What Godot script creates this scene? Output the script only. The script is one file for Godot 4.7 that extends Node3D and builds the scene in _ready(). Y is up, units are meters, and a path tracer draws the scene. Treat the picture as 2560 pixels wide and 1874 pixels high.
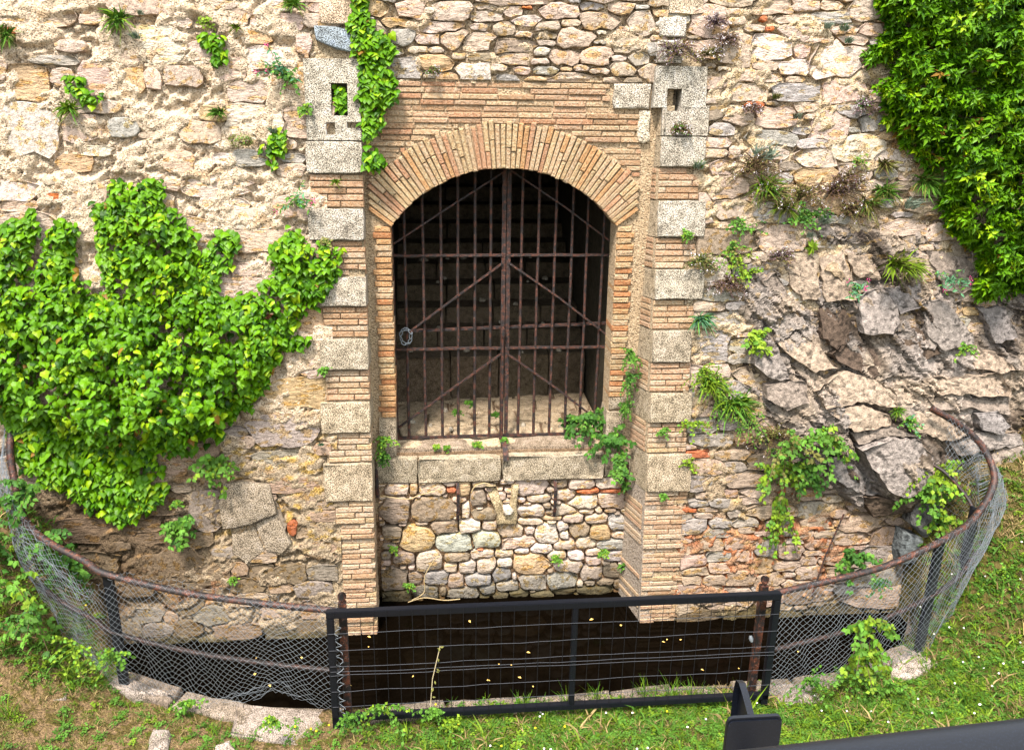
extends Node3D

const F := 2212.0
const UP := Vector3(0, 1, 0)
var CAM := Vector3(-0.788, 5.2, 7.363)
var RB: Basis                                   # camera axes
var FB: Basis                                   # axes of the battered rampart face (leans back 6 degrees)
var TB := tan(deg_to_rad(6.0))
var rng := RandomNumberGenerator.new()
var NZ := FastNoiseLite.new()
var NW := FastNoiseLite.new()
var NC := FastNoiseLite.new()                    # one value per cell: broken blocks
var used := {}
var M := {}
var TX := {}
const ZR := -0.57                               # plane of the gate recess

func _ready():
	rng.seed = 20240611
	NZ.seed = 7; NZ.noise_type = FastNoiseLite.TYPE_SIMPLEX_SMOOTH; NZ.frequency = 1.0; NZ.fractal_octaves = 4
	NW.seed = 19; NW.noise_type = FastNoiseLite.TYPE_SIMPLEX_SMOOTH; NW.frequency = 1.0; NW.fractal_octaves = 2
	NC.seed = 5; NC.noise_type = FastNoiseLite.TYPE_CELLULAR; NC.cellular_return_type = FastNoiseLite.RETURN_CELL_VALUE; NC.frequency = 1.0; NC.fractal_type = FastNoiseLite.FRACTAL_NONE; NC.cellular_jitter = 1.0
	# ---------------------------------------------------------------- camera, sky, sun, exposure
	var yaw := deg_to_rad(5.79); var pit := deg_to_rad(19.08); var rol := deg_to_rad(0.96)
	var fw := Vector3(sin(yaw) * cos(pit), -sin(pit), -cos(yaw) * cos(pit))
	var r := Vector3(cos(yaw), 0, sin(yaw)); var u := r.cross(fw)
	RB = Basis(r * cos(rol) + u * sin(rol), u * cos(rol) - r * sin(rol), -fw)
	var b := deg_to_rad(6.0)
	FB = Basis(Vector3(1, 0, 0), Vector3(0, cos(b), -sin(b)), Vector3(0, sin(b), cos(b)))
	var cam := Camera3D.new(); cam.name = "camera"; cam.transform = Transform3D(RB, CAM)
	cam.fov = rad_to_deg(2.0 * atan(937.0 / F)); cam.near = 0.05; cam.far = 200.0; cam.current = true
	add_child(cam)
	var sky := ProceduralSkyMaterial.new()
	sky.sky_top_color = Color(0.97, 0.985, 1.0); sky.sky_horizon_color = Color(0.60, 0.62, 0.64); sky.sky_curve = 0.30
	sky.ground_bottom_color = Color(0.35, 0.36, 0.30); sky.ground_horizon_color = Color(0.6, 0.6, 0.56)
	sky.sun_angle_max = 1.0; sky.energy_multiplier = 0.58
	var env := Environment.new(); env.background_mode = Environment.BG_SKY; env.sky = Sky.new(); env.sky.sky_material = sky
	env.tonemap_mode = Environment.TONE_MAPPER_LINEAR; env.tonemap_exposure = 6.2
	env.sdfgi_enabled = true; env.ssao_enabled = true; env.ssil_enabled = true
	var we := WorldEnvironment.new(); we.name = "world_environment"; we.environment = env; add_child(we)
	var sun := DirectionalLight3D.new(); sun.name = "sun"; sun.light_energy = 0.5; sun.light_angular_distance = 10.0
	sun.light_color = Color(1.0, 0.955, 0.915); sun.shadow_enabled = true
	add_child(sun); sun.look_at_from_position(Vector3(-1.8, 7.2, 3.6), Vector3.ZERO)
	# ---------------------------------------------------------------- place
	textures(); materials()
	ground(); interior()
	walls(); pilasters(); archway(); sill_wall(); outcrop()
	gates(); fence(); railing()
	ivies(); weeds(); grass(); small_things()

# ------------------------------------------------------------------ pixel rays to real planes
func ray(x: float, y: float) -> Vector3: return RB * Vector3((x - 1280.0) / F, -(y - 937.0) / F, -1.0)
func fac(x: float, y: float, off := 0.0) -> Vector3:
	var d := ray(x, y); return CAM + d * ((off - TB * CAM.y - CAM.z) / (d.z + TB * d.y))
func zp(x: float, y: float, z: float) -> Vector3:
	var d := ray(x, y); return CAM + d * ((z - CAM.z) / d.z)
func yp(x: float, y: float, h: float) -> Vector3:
	var d := ray(x, y); return CAM + d * ((h - CAM.y) / d.y)
func fl(x: float, y: float, off := 0.0) -> Vector3: return FB.transposed() * fac(x, y, off)
func fl2(x: float, y: float) -> Vector2:
	var q := fl(x, y); return Vector2(q.x, q.y)
func zp2(x: float, y: float) -> Vector2:
	var q := zp(x, y, ZR); return Vector2(q.x, q.y)
func rr(a: float, b: float) -> float: return rng.randf_range(a, b)

# ------------------------------------------------------------------ naming
func numbered(n: String) -> String:
	if not used.has(n):
		used[n] = 0; return n
	used[n] += 1
	return "%s_%03d" % [n, used[n]]
func thing(called: String, label: String, cat: String, at := Vector3.ZERO, group := "", basis := Basis()) -> Node3D:
	var o := Node3D.new(); o.name = numbered(called); add_child(o); o.transform = Transform3D(basis, at)
	o.set_meta("label", label); o.set_meta("category", cat)
	if group: o.set_meta("group", group)
	return o
func part(called: String, mesh: Mesh, mat: Material, parent: Node3D, at := Vector3.ZERO, basis := Basis()) -> MeshInstance3D:
	var o := MeshInstance3D.new(); o.mesh = mesh; o.material_override = mat; o.transform = Transform3D(basis, at)
	var k := "n_" + called
	var c: int = parent.get_meta(k, -1) + 1
	parent.set_meta(k, c)
	o.name = called if c == 0 else "%s_%03d" % [called, c]
	parent.add_child(o, true)
	return o
func single(called: String, mesh: Mesh, mat: Material, at: Vector3, label: String, cat: String, group := "", basis := Basis()) -> MeshInstance3D:
	var o := MeshInstance3D.new(); o.mesh = mesh; o.material_override = mat; o.name = numbered(called); add_child(o)
	o.transform = Transform3D(basis, at); o.set_meta("label", label); o.set_meta("category", cat)
	if group: o.set_meta("group", group)
	return o
func struct(called: String, mesh: Mesh, mat: Material) -> MeshInstance3D:
	var o := MeshInstance3D.new(); o.mesh = mesh; o.material_override = mat; o.name = numbered(called); add_child(o)
	o.set_meta("kind", "structure"); return o
func copies(called: String, mesh: Mesh, mat: Material, where: Array, tint: Array, parent: Node3D) -> MultiMeshInstance3D:
	var mm := MultiMesh.new(); mm.transform_format = MultiMesh.TRANSFORM_3D; mm.use_colors = true; mm.mesh = mesh
	mm.instance_count = where.size()
	for i in where.size():
		mm.set_instance_transform(i, where[i]); mm.set_instance_color(i, tint[i])
	var o := MultiMeshInstance3D.new(); o.multimesh = mm; o.material_override = mat; o.set_meta("kind", "stuff")
	if parent == self: o.name = numbered(called)
	else: o.name = called
	parent.add_child(o, true)
	return o

# ------------------------------------------------------------------ mesh builder
class MB:
	var v := PackedVector3Array(); var n := PackedVector3Array(); var c := PackedColorArray()
	func tri(a: Vector3, b: Vector3, d: Vector3, col := Color.WHITE) -> void:
		var m := (d - a).cross(b - a).normalized()
		v.append(a); v.append(b); v.append(d); n.append(m); n.append(m); n.append(m); c.append(col); c.append(col); c.append(col)
	func quad(a: Vector3, b: Vector3, d: Vector3, e: Vector3, col := Color.WHITE) -> void:
		tri(a, b, d, col); tri(a, d, e, col)
	func tri_n(a: Vector3, b: Vector3, d: Vector3, na: Vector3, nb: Vector3, nd: Vector3, ca: Color, cb: Color, cd: Color) -> void:
		v.append(a); v.append(b); v.append(d); n.append(na); n.append(nb); n.append(nd); c.append(ca); c.append(cb); c.append(cd)
	func box(lo: Vector3, hi: Vector3, col := Color.WHITE, t := Transform3D()) -> void:
		var p := []
		for k in 8: p.append(t * Vector3(hi.x if k & 1 else lo.x, hi.y if k & 2 else lo.y, hi.z if k & 4 else lo.z))
		quad(p[4], p[6], p[7], p[5], col); quad(p[1], p[3], p[2], p[0], col); quad(p[0], p[2], p[6], p[4], col)
		quad(p[5], p[7], p[3], p[1], col); quad(p[2], p[3], p[7], p[6], col); quad(p[0], p[4], p[5], p[1], col)
	func tube(pts: Array, r, sides := 6, col := Color.WHITE, flat := 1.0, caps := true) -> void:
		var rings := []; var side := Vector3.ZERO; var cnt := pts.size()
		for i in cnt:
			var d: Vector3 = (pts[mini(i + 1, cnt - 1)] - pts[maxi(i - 1, 0)]).normalized()
			if side == Vector3.ZERO: side = d.cross(Vector3.UP if absf(d.y) < 0.95 else Vector3.RIGHT).normalized()
			side = (side - d * side.dot(d)).normalized()
			var up := d.cross(side); var rad: float = r[i] if r is Array else r
			var ring := []
			for k in sides:
				var a := TAU * (k + 0.5) / sides
				ring.append([pts[i] + (side * cos(a) + up * sin(a) * flat) * rad, side * cos(a) + up * sin(a)])
			rings.append(ring)
		for i in cnt - 1:
			for k in sides:
				var a = rings[i][k]; var b = rings[i][(k + 1) % sides]; var d = rings[i + 1][(k + 1) % sides]; var e = rings[i + 1][k]
				if sides <= 4 and sides > 3:
					quad(a[0], e[0], d[0], b[0], col)
				else:
					tri_n(a[0], d[0], b[0], a[1], d[1], b[1], col, col, col); tri_n(a[0], e[0], d[0], a[1], e[1], d[1], col, col, col)
		if caps:
			for k in range(1, sides - 1):
				tri(rings[0][0][0], rings[0][k][0], rings[0][k + 1][0], col)
				var l = rings[cnt - 1]
				tri(l[0][0], l[k + 1][0], l[k][0], col)
	func add(o: MB) -> void:
		v.append_array(o.v); n.append_array(o.n); c.append_array(o.c)
	func mesh() -> ArrayMesh:
		var a := []; a.resize(Mesh.ARRAY_MAX)
		a[Mesh.ARRAY_VERTEX] = v; a[Mesh.ARRAY_NORMAL] = n; a[Mesh.ARRAY_COLOR] = c
		var m := ArrayMesh.new()
		if v.size(): m.add_surface_from_arrays(Mesh.PRIMITIVE_TRIANGLES, a)
		return m

func facet_mesh(nu: int, nv: int, P: PackedVector3Array, C: PackedColorArray) -> ArrayMesh:   # the same sheet with every facet flat
	var mb := MB.new()
	for j in nv - 1:
		for i in nu - 1:
			var a := j * nu + i
			mb.tri(P[a], P[a + nu], P[a + nu + 1], C[a]); mb.tri(P[a], P[a + nu + 1], P[a + 1], C[a])
	return mb.mesh()
func grid_mesh(nu: int, nv: int, P: PackedVector3Array, C: PackedColorArray) -> ArrayMesh:   # smooth sheet, row-major, seen from +normal
	var idx := PackedInt32Array(); var N := PackedVector3Array(); N.resize(P.size())
	for j in nv - 1:
		for i in nu - 1:
			var a := j * nu + i
			idx.append_array(PackedInt32Array([a, a + nu, a + nu + 1, a, a + nu + 1, a + 1]))
	for j in nv:
		for i in nu:
			var l := P[j * nu + maxi(i - 1, 0)]; var rt := P[j * nu + mini(i + 1, nu - 1)]
			var d := P[maxi(j - 1, 0) * nu + i]; var u := P[mini(j + 1, nv - 1) * nu + i]
			N[j * nu + i] = (rt - l).cross(u - d).normalized()
	var arr := []; arr.resize(Mesh.ARRAY_MAX)
	arr[Mesh.ARRAY_VERTEX] = P; arr[Mesh.ARRAY_NORMAL] = N; arr[Mesh.ARRAY_COLOR] = C; arr[Mesh.ARRAY_INDEX] = idx
	var m := ArrayMesh.new(); m.add_surface_from_arrays(Mesh.PRIMITIVE_TRIANGLES, arr)
	return m

func spline(p: Array, per := 8) -> Array:        # Catmull-Rom
	var out := []
	for i in p.size() - 1:
		var a: Vector3 = p[maxi(i - 1, 0)]; var b: Vector3 = p[i]; var c: Vector3 = p[i + 1]; var d: Vector3 = p[mini(i + 2, p.size() - 1)]
		for k in per:
			out.append(b.cubic_interpolate(c, a, d, float(k) / per))
	out.append(p[-1])
	return out

# ------------------------------------------------------------------ one stone: rough outline, rounded arris, undulating face
func stone_mb(poly: PackedVector2Array, proud: float, depth: float, col: Color, rough := 1.0, bevel := 0.016) -> MB:
	var mb := MB.new(); var n := poly.size()
	if n < 3: return mb
	if not Geometry2D.is_polygon_clockwise(poly): pass
	else: poly.reverse()
	var ctr := Vector2.ZERO; var rad := 0.0
	for p in poly: ctr += p / n
	for p in poly: rad += p.distance_to(ctr) / n
	var bev := minf(bevel, rad * 0.3)
	var ks := [0.0, bev * 0.25, bev, rad * 0.45]
	var hs := [-0.35 * bev - 0.004, -0.1 * bev, proud * 0.9, proud]
	if rad > 0.11:
		ks.append(rad * 0.72); hs.append(proud)
	var tilt := Vector2(rr(-0.07, 0.07), rr(-0.08, 0.05)) * rough
	var chips := []
	for k in 3:
		var a := rr(0, TAU); chips.append([Vector2(cos(a), sin(a)), rr(0.15, 0.7) * rad, rr(0.08, 0.35) * rough])
	var rings := []
	for k in ks.size():
		var ring := PackedVector3Array()
		for i in n:
			var d := poly[i] - ctr; var l := d.length()
			var q: Vector2 = ctr + d * maxf(0.0, 1.0 - ks[k] / maxf(l, 0.001)) if k < 3 else ctr + d * (1.0 - ks[k] / rad)
			var h: float = hs[k]
			if k >= 2:
				for f in chips: h -= maxf(0.0, (q - ctr).dot(f[0]) - f[1]) * f[2]
			if k >= 2: h += (NZ.get_noise_2d(q.x * 9.0 + 50.0, q.y * 12.0) * 0.014 * minf(1.0, rad / 0.1) + tilt.dot(q - ctr)) * rough
			elif k == 1: h += proud * 0.35 + tilt.dot(q - ctr) * rough
			ring.append(Vector3(q.x, q.y, h))
		rings.append(ring)
	var apex := Vector3(ctr.x, ctr.y, proud + NZ.get_noise_2d(ctr.x * 9.0 + 50.0, ctr.y * 12.0) * 0.014 * rough)
	var norms := []
	for k in rings.size():
		var nn := PackedVector3Array()
		for i in n:
			var t: Vector3 = rings[k][(i + 1) % n] - rings[k][(i + n - 1) % n]
			var o: Vector3 = (apex if k == rings.size() - 1 else rings[k + 1][i]) - (rings[k][i] if k == 0 else rings[k - 1][i])
			nn.append(t.cross(o).normalized())
		norms.append(nn)
	for i in n:
		var j := (i + 1) % n
		var a0: Vector3 = rings[0][i]; var b0: Vector3 = rings[0][j]
		mb.quad(Vector3(b0.x, b0.y, -depth), Vector3(a0.x, a0.y, -depth), a0, b0, col)
		for k in rings.size() - 1:
			var a: Vector3 = rings[k][i]; var b: Vector3 = rings[k][j]; var d: Vector3 = rings[k + 1][j]; var e: Vector3 = rings[k + 1][i]
			mb.tri_n(b, a, e, norms[k][j], norms[k][i], norms[k + 1][i], col, col, col)
			mb.tri_n(b, e, d, norms[k][j], norms[k + 1][i], norms[k + 1][j], col, col, col)
		var l := rings.size() - 1
		mb.tri_n(rings[l][j], rings[l][i], apex, norms[l][j], norms[l][i], Vector3(0, 0, 1), col, col, col)
	return mb
func rect_poly(x0: float, y0: float, x1: float, y1: float, wob := 0.006, step := 0.09) -> PackedVector2Array:
	var out := PackedVector2Array(); var cs := [Vector2(x0, y0), Vector2(x1, y0), Vector2(x1, y1), Vector2(x0, y1)]
	for k in 4:
		var a: Vector2 = cs[k]; var b: Vector2 = cs[(k + 1) % 4]; var n := maxi(2, int(a.distance_to(b) / step))
		for i in n:
			var t := float(i) / n
			var q := a.lerp(b, t)
			if i == 0: q = q.lerp((Vector2(x0, y0) + Vector2(x1, y1)) * 0.5, 0.025)
			out.append(q + Vector2(rr(-wob, wob), rr(-wob, wob)))
	return out
func prism(poly: PackedVector2Array, w0: float, w1: float, col: Color) -> MB:
	var mb := MB.new(); var t := Geometry2D.triangulate_polygon(poly); var n := poly.size()
	if Geometry2D.is_polygon_clockwise(poly):
		poly.reverse(); t = Geometry2D.triangulate_polygon(poly)
	for k in range(0, t.size(), 3):
		var a := poly[t[k]]; var b := poly[t[k + 1]]; var d := poly[t[k + 2]]
		if (b - a).cross(d - a) > 0:
			var s := b; b = d; d = s
		mb.tri(Vector3(a.x, a.y, w1), Vector3(b.x, b.y, w1), Vector3(d.x, d.y, w1), col)
	for i in n:
		var a := poly[i]; var b := poly[(i + 1) % n]
		mb.quad(Vector3(b.x, b.y, w0), Vector3(a.x, a.y, w0), Vector3(a.x, a.y, w1), Vector3(b.x, b.y, w1), col)
	return mb

# ------------------------------------------------------------------ packing of stones round given centres and sizes
func cell(i: int, S: Array, near: Array, n: int, cap: float) -> PackedVector2Array:
	var out := PackedVector2Array(); var c: Vector2 = S[i][0]; var h: Vector2 = S[i][1]; var ph := rr(0, 1)
	for k in n:
		var a := TAU * (k + ph) / n
		var d := Vector2(cos(a) * h.x, sin(a) * h.y).normalized()
		var lo := 0.0; var q := d / h; var q2 := q * q
		var hi := cap / pow(q2.x * q2.x + q2.y * q2.y, 0.25)
		for it in 7:
			var mid := (lo + hi) * 0.5; var p := c + d * mid
			var me := (p - c) / h; me *= me
			var mine := me.x * me.x + me.y * me.y
			var ok := true
			for j in near:
				var e: Vector2 = (p - S[j][0]) / S[j][1]; e *= e
				if e.x * e.x + e.y * e.y < mine:
					ok = false; break
			if ok: lo = mid
			else: hi = mid
		out.append(c + d * lo)
	return out
func pack_fill(S: Array, region: PackedVector2Array, sizes: Array, tries: Array, aspect: Vector2) -> void:
	var lo := Vector2(1e9, 1e9); var hi := -lo
	for p in region:
		lo = lo.min(p); hi = hi.max(p)
	for s in sizes.size():
		for t in tries[s]:
			var c := Vector2(rr(lo.x, hi.x), rr(lo.y, hi.y))
			if not Geometry2D.is_point_in_polygon(c, region): continue
			var h := Vector2(sizes[s] * rr(aspect.x, aspect.y), sizes[s] * rr(0.6, 0.95))
			var ok := true
			for o in S:
				var e: Vector2 = (c - o[0]).abs()
				var f: Vector2 = o[1] + h
				if e.x > f.x or e.y > f.y: continue
				e /= f; e *= e
				if e.x * e.x + e.y * e.y < 0.72:
					ok = false; break
			if ok: S.append([c, h, 4 if sizes[s] < 0.07 and rng.randf() < 0.035 else -1])
func build_stones(S: Array, region: PackedVector2Array, root: Node3D, o: Dictionary) -> void:
	var made := []
	for i in S.size():
		var near := []
		for j in S.size():
			if j != i:
				var e: Vector2 = (S[i][0] - S[j][0]).abs() - (S[i][1] + S[j][1]) * 1.6
				if e.x < 0 and e.y < 0: near.append(j)
		var big: float = S[i][1].x + S[i][1].y
		var poly := cell(i, S, near, 9 if big < 0.16 else (13 if big < 0.34 else 18), o.cap)
		var g: float = rr(o.gap0, o.gap1); var under: float = rr(0.0, o.gap1 * 1.6)
		var c: Vector2 = S[i][0]
		for k in poly.size():
			var d := poly[k] - c; var l := d.length()
			var wob: float = 1.0 + o.wob * (NW.get_noise_2d(poly[k].x * 23.0, poly[k].y * 23.0 + 9.0) * 0.6 + 0.6 * NW.get_noise_2d(poly[k].x * 60.0, poly[k].y * 60.0 + 9.0))
			poly[k] = c + d * maxf(0.25, (l * wob - g - under * maxf(0.0, -d.y / maxf(l, 0.001))) / maxf(l, 0.001))
		var cut := Geometry2D.intersect_polygons(poly, region)
		if cut.is_empty(): continue
		poly = cut[0]
		var area := 0.0
		for k in poly.size(): area += poly[k].cross(poly[(k + 1) % poly.size()]) * 0.5
		if absf(area) < 0.0002: continue
		made.append([absf(area), poly, S[i][2], c])
	made.sort_custom(func(a, b): return a[0] > b[0])
	var rest := MB.new(); var rest_n := 0
	for k in made.size():
		var m = made[k]
		var tone: int = m[2]
		var base: Color = o.tone.call(m[3], tone)
		var pr := rr(o.proud0, o.proud1)
		var mb := stone_mb(m[1], pr, o.depth, base, o.rough, o.bevel)
		if k < o.most:
			var c3 := Vector3(m[3].x, m[3].y, 0)
			for q in mb.v.size(): mb.v[q] -= c3
			part("stone", mb.mesh(), M.stones[(k * 7 + int(m[3].x * 31.0)) % 3] if tone != 7 else M.tint_brick, root, c3)
		else:
			rest.add(mb); rest_n += 1
	if rest_n:
		part("small_stones", rest.mesh(), M.stones[0], root).set_meta("kind", "stuff")
const TONES := [[0.50, 0.408, 0.335], [0.40, 0.41, 0.34], [0.52, 0.38, 0.235], [0.30, 0.245, 0.19], [0.50, 0.18, 0.09], [0.60, 0.525, 0.455], [0.40, 0.375, 0.35], [0.50, 0.18, 0.09], [0.51, 0.40, 0.335]]
func tone(i: int, spread := 0.10) -> Color:
	var t: Array = TONES[i]; var k := 1.0 + rr(-spread, spread)
	return Color(t[0] * k * rr(0.96, 1.04), t[1] * k, t[2] * k * rr(0.93, 1.07))

# ================================================================== textures and materials
const LEAF_TONES := [[0.085, 0.20, 0.0012], [0.040, 0.122, 0.001], [0.175, 0.28, 0.003], [0.015, 0.056, 0.0012], [0.060, 0.158, 0.001], [0.16, 0.085, 0.012]]
func nbytes(size: int, freq: float, oct: int, sd: int, type := FastNoiseLite.TYPE_SIMPLEX_SMOOTH) -> PackedByteArray:
	var f := FastNoiseLite.new(); f.seed = sd; f.noise_type = type; f.frequency = freq; f.fractal_octaves = oct
	if oct == 1: f.fractal_type = FastNoiseLite.FRACTAL_NONE
	var im := f.get_seamless_image(size, size, false, false, 0.15)
	im.convert(Image.FORMAT_L8)
	return im.get_data()
func ctex(size: int, f: Callable) -> ImageTexture:
	var d := PackedByteArray(); d.resize(size * size * 3)
	for i in size * size:
		var c: Color = f.call(i)
		d[i * 3] = int(clampf(c.r, 0, 1) * 255); d[i * 3 + 1] = int(clampf(c.g, 0, 1) * 255); d[i * 3 + 2] = int(clampf(c.b, 0, 1) * 255)
	return ImageTexture.create_from_image(Image.create_from_data(size, size, false, Image.FORMAT_RGB8, d))
func btex(size: int, f: Callable) -> ImageTexture:
	var d := PackedByteArray(); d.resize(size * size)
	for i in size * size: d[i] = int(clampf(f.call(i), 0, 1) * 255)
	return ImageTexture.create_from_image(Image.create_from_data(size, size, false, Image.FORMAT_L8, d))
func ss(a: float, b: float, x: float) -> float: return smoothstep(a, b, x)
func textures() -> void:
	var S := 512
	var A := nbytes(S, 0.03, 5, 11); var B := nbytes(S, 0.012, 4, 23); var C := nbytes(S, 0.22, 2, 31); var D := nbytes(S, 0.09, 3, 47)
	var E2 := nbytes(S, 0.07, 1, 53, FastNoiseLite.TYPE_CELLULAR)
	var g := func(P: PackedByteArray, i: int) -> float: return P[i] / 255.0
	TX.stone = ctex(S, func(i):
		var a: float = A[i] / 255.0; var b: float = B[i] / 255.0; var c: float = C[i] / 255.0; var d: float = D[i] / 255.0
		var v := 0.90 + 0.34 * (a - 0.5) + 0.40 * (c - 0.5) + 0.25 * (d - 0.5)
		v *= 1.0 - 0.45 * ss(0.38, 0.28, d) * ss(0.45, 0.65, b)
		v *= 1.0 - 0.45 * ss(0.30, 0.20, c)
		var o := ss(0.60, 0.75, b) * 0.16
		return Color(v, v * (1.0 - o * 0.5) * 0.985, v * (1.0 - o * 1.6) * 0.96))
	TX.stone_b = btex(S, func(i): return 0.5 + 0.9 * (A[i] / 255.0 - 0.5) + 0.35 * (C[i] / 255.0 - 0.5) + 0.45 * (D[i] / 255.0 - 0.5))
	TX.granite = ctex(S, func(i):
		var c: float = C[i] / 255.0; var d: float = D[i] / 255.0; var a: float = A[i] / 255.0; var b: float = B[i] / 255.0
		var v := 0.93 + 0.45 * (a - 0.5) + 0.35 * (b - 0.5)
		v *= 1.0 - 0.54 * ss(0.44, 0.36, c)
		v += 0.22 * ss(0.60, 0.72, c)
		v *= 1.0 - 0.25 * ss(0.36, 0.25, d)
		return Color(v, v * 0.98, v * 0.93))
	TX.granite_b = btex(S, func(i): return 0.5 + 0.6 * (C[i] / 255.0 - 0.5) + 0.5 * (D[i] / 255.0 - 0.5))
	TX.mortar = ctex(S, func(i):
		var c: float = C[i] / 255.0; var d: float = D[i] / 255.0; var a: float = A[i] / 255.0; var e: float = E2[i] / 255.0
		var v := 0.88 + 0.30 * (a - 0.5) + 0.45 * (c - 0.5) + 0.28 * (d - 0.5)
		v *= 1.0 - 0.5 * ss(0.36, 0.26, d)
		v += 0.12 * ss(0.5, 0.2, e)
		return Color(v, v * 0.97, v * 0.90))
	TX.mortar_b = btex(S, func(i): return 0.5 + 0.8 * (A[i] / 255.0 - 0.5) + 0.5 * (C[i] / 255.0 - 0.5) + 0.6 * (D[i] / 255.0 - 0.5))
	TX.brick = ctex(S, func(i):
		var c: float = C[i] / 255.0; var d: float = D[i] / 255.0; var a: float = A[i] / 255.0; var b: float = B[i] / 255.0
		var lime := ss(0.42, 0.58, a * 0.6 + d * 0.4) * (0.55 + 0.45 * ss(0.3, 0.6, b))
		var v := 0.85 + 0.4 * (c - 0.5) + 0.3 * (d - 0.5)
		v *= 1.0 - 0.4 * ss(0.36, 0.25, d)
		return Color(0.77 * v, 0.65 * v, 0.525 * v).lerp(Color(0.81, 0.745, 0.65) * (0.85 + 0.35 * (c - 0.5)), lime))
	TX.rust = ctex(S, func(i):
		var c: float = C[i] / 255.0; var d: float = D[i] / 255.0; var b: float = B[i] / 255.0; var a: float = A[i] / 255.0
		var k := ss(0.45, 0.62, b * 0.5 + d * 0.5)
		return Color(0.10, 0.09, 0.095).lerp(Color(0.36, 0.19, 0.12), k) * (0.8 + 0.6 * (c - 0.4)) + Color(0.16, 0.14, 0.13) * ss(0.70, 0.78, a))
	TX.rock = ctex(S, func(i):
		var c: float = C[i] / 255.0; var d: float = D[i] / 255.0; var b: float = B[i] / 255.0; var a: float = A[i] / 255.0
		var v := 0.78 + 0.4 * (a - 0.5) + 0.35 * (c - 0.5) + 0.3 * (d - 0.5)
		v *= 1.0 - 0.3 * ss(0.40, 0.27, b * 0.6 + a * 0.4)
		return Color(v, v * 0.97, v * 0.95))
	TX.soil = ctex(S, func(i):
		var c: float = C[i] / 255.0; var d: float = D[i] / 255.0; var b: float = B[i] / 255.0; var a: float = A[i] / 255.0
		var v := 0.75 + 0.5 * (c - 0.5) + 0.5 * (d - 0.5)
		return Color(0.70, 0.60, 0.50).lerp(Color(0.50, 0.46, 0.27), ss(0.45, 0.6, a * 0.5 + b * 0.5)) * v)
	TX.paint = ctex(256, func(i):
		var c: float = C[i] / 255.0; var d: float = D[i * 2] / 255.0
		var v := 0.9 + 0.25 * (c - 0.5) + 1.8 * ss(0.70, 0.80, c)
		return Color(v, v, v) * 0.62)
func smat(alb, bump, sc: Vector3, rough := 0.92, cm := 1.0, col := Color.WHITE) -> StandardMaterial3D:
	var m := StandardMaterial3D.new(); m.roughness = rough; m.albedo_color = col; m.vertex_color_use_as_albedo = true; m.metallic_specular = 0.3
	m.uv1_triplanar = true; m.uv1_world_triplanar = true; m.uv1_scale = sc; m.uv1_triplanar_sharpness = 4.0
	if alb: m.albedo_texture = alb
	if bump:
		m.heightmap_enabled = true; m.heightmap_texture = bump; m.heightmap_scale = cm
	return m
func lin(r: float, g: float, b: float) -> Color: return Color(r, g, b).linear_to_srgb()
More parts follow.
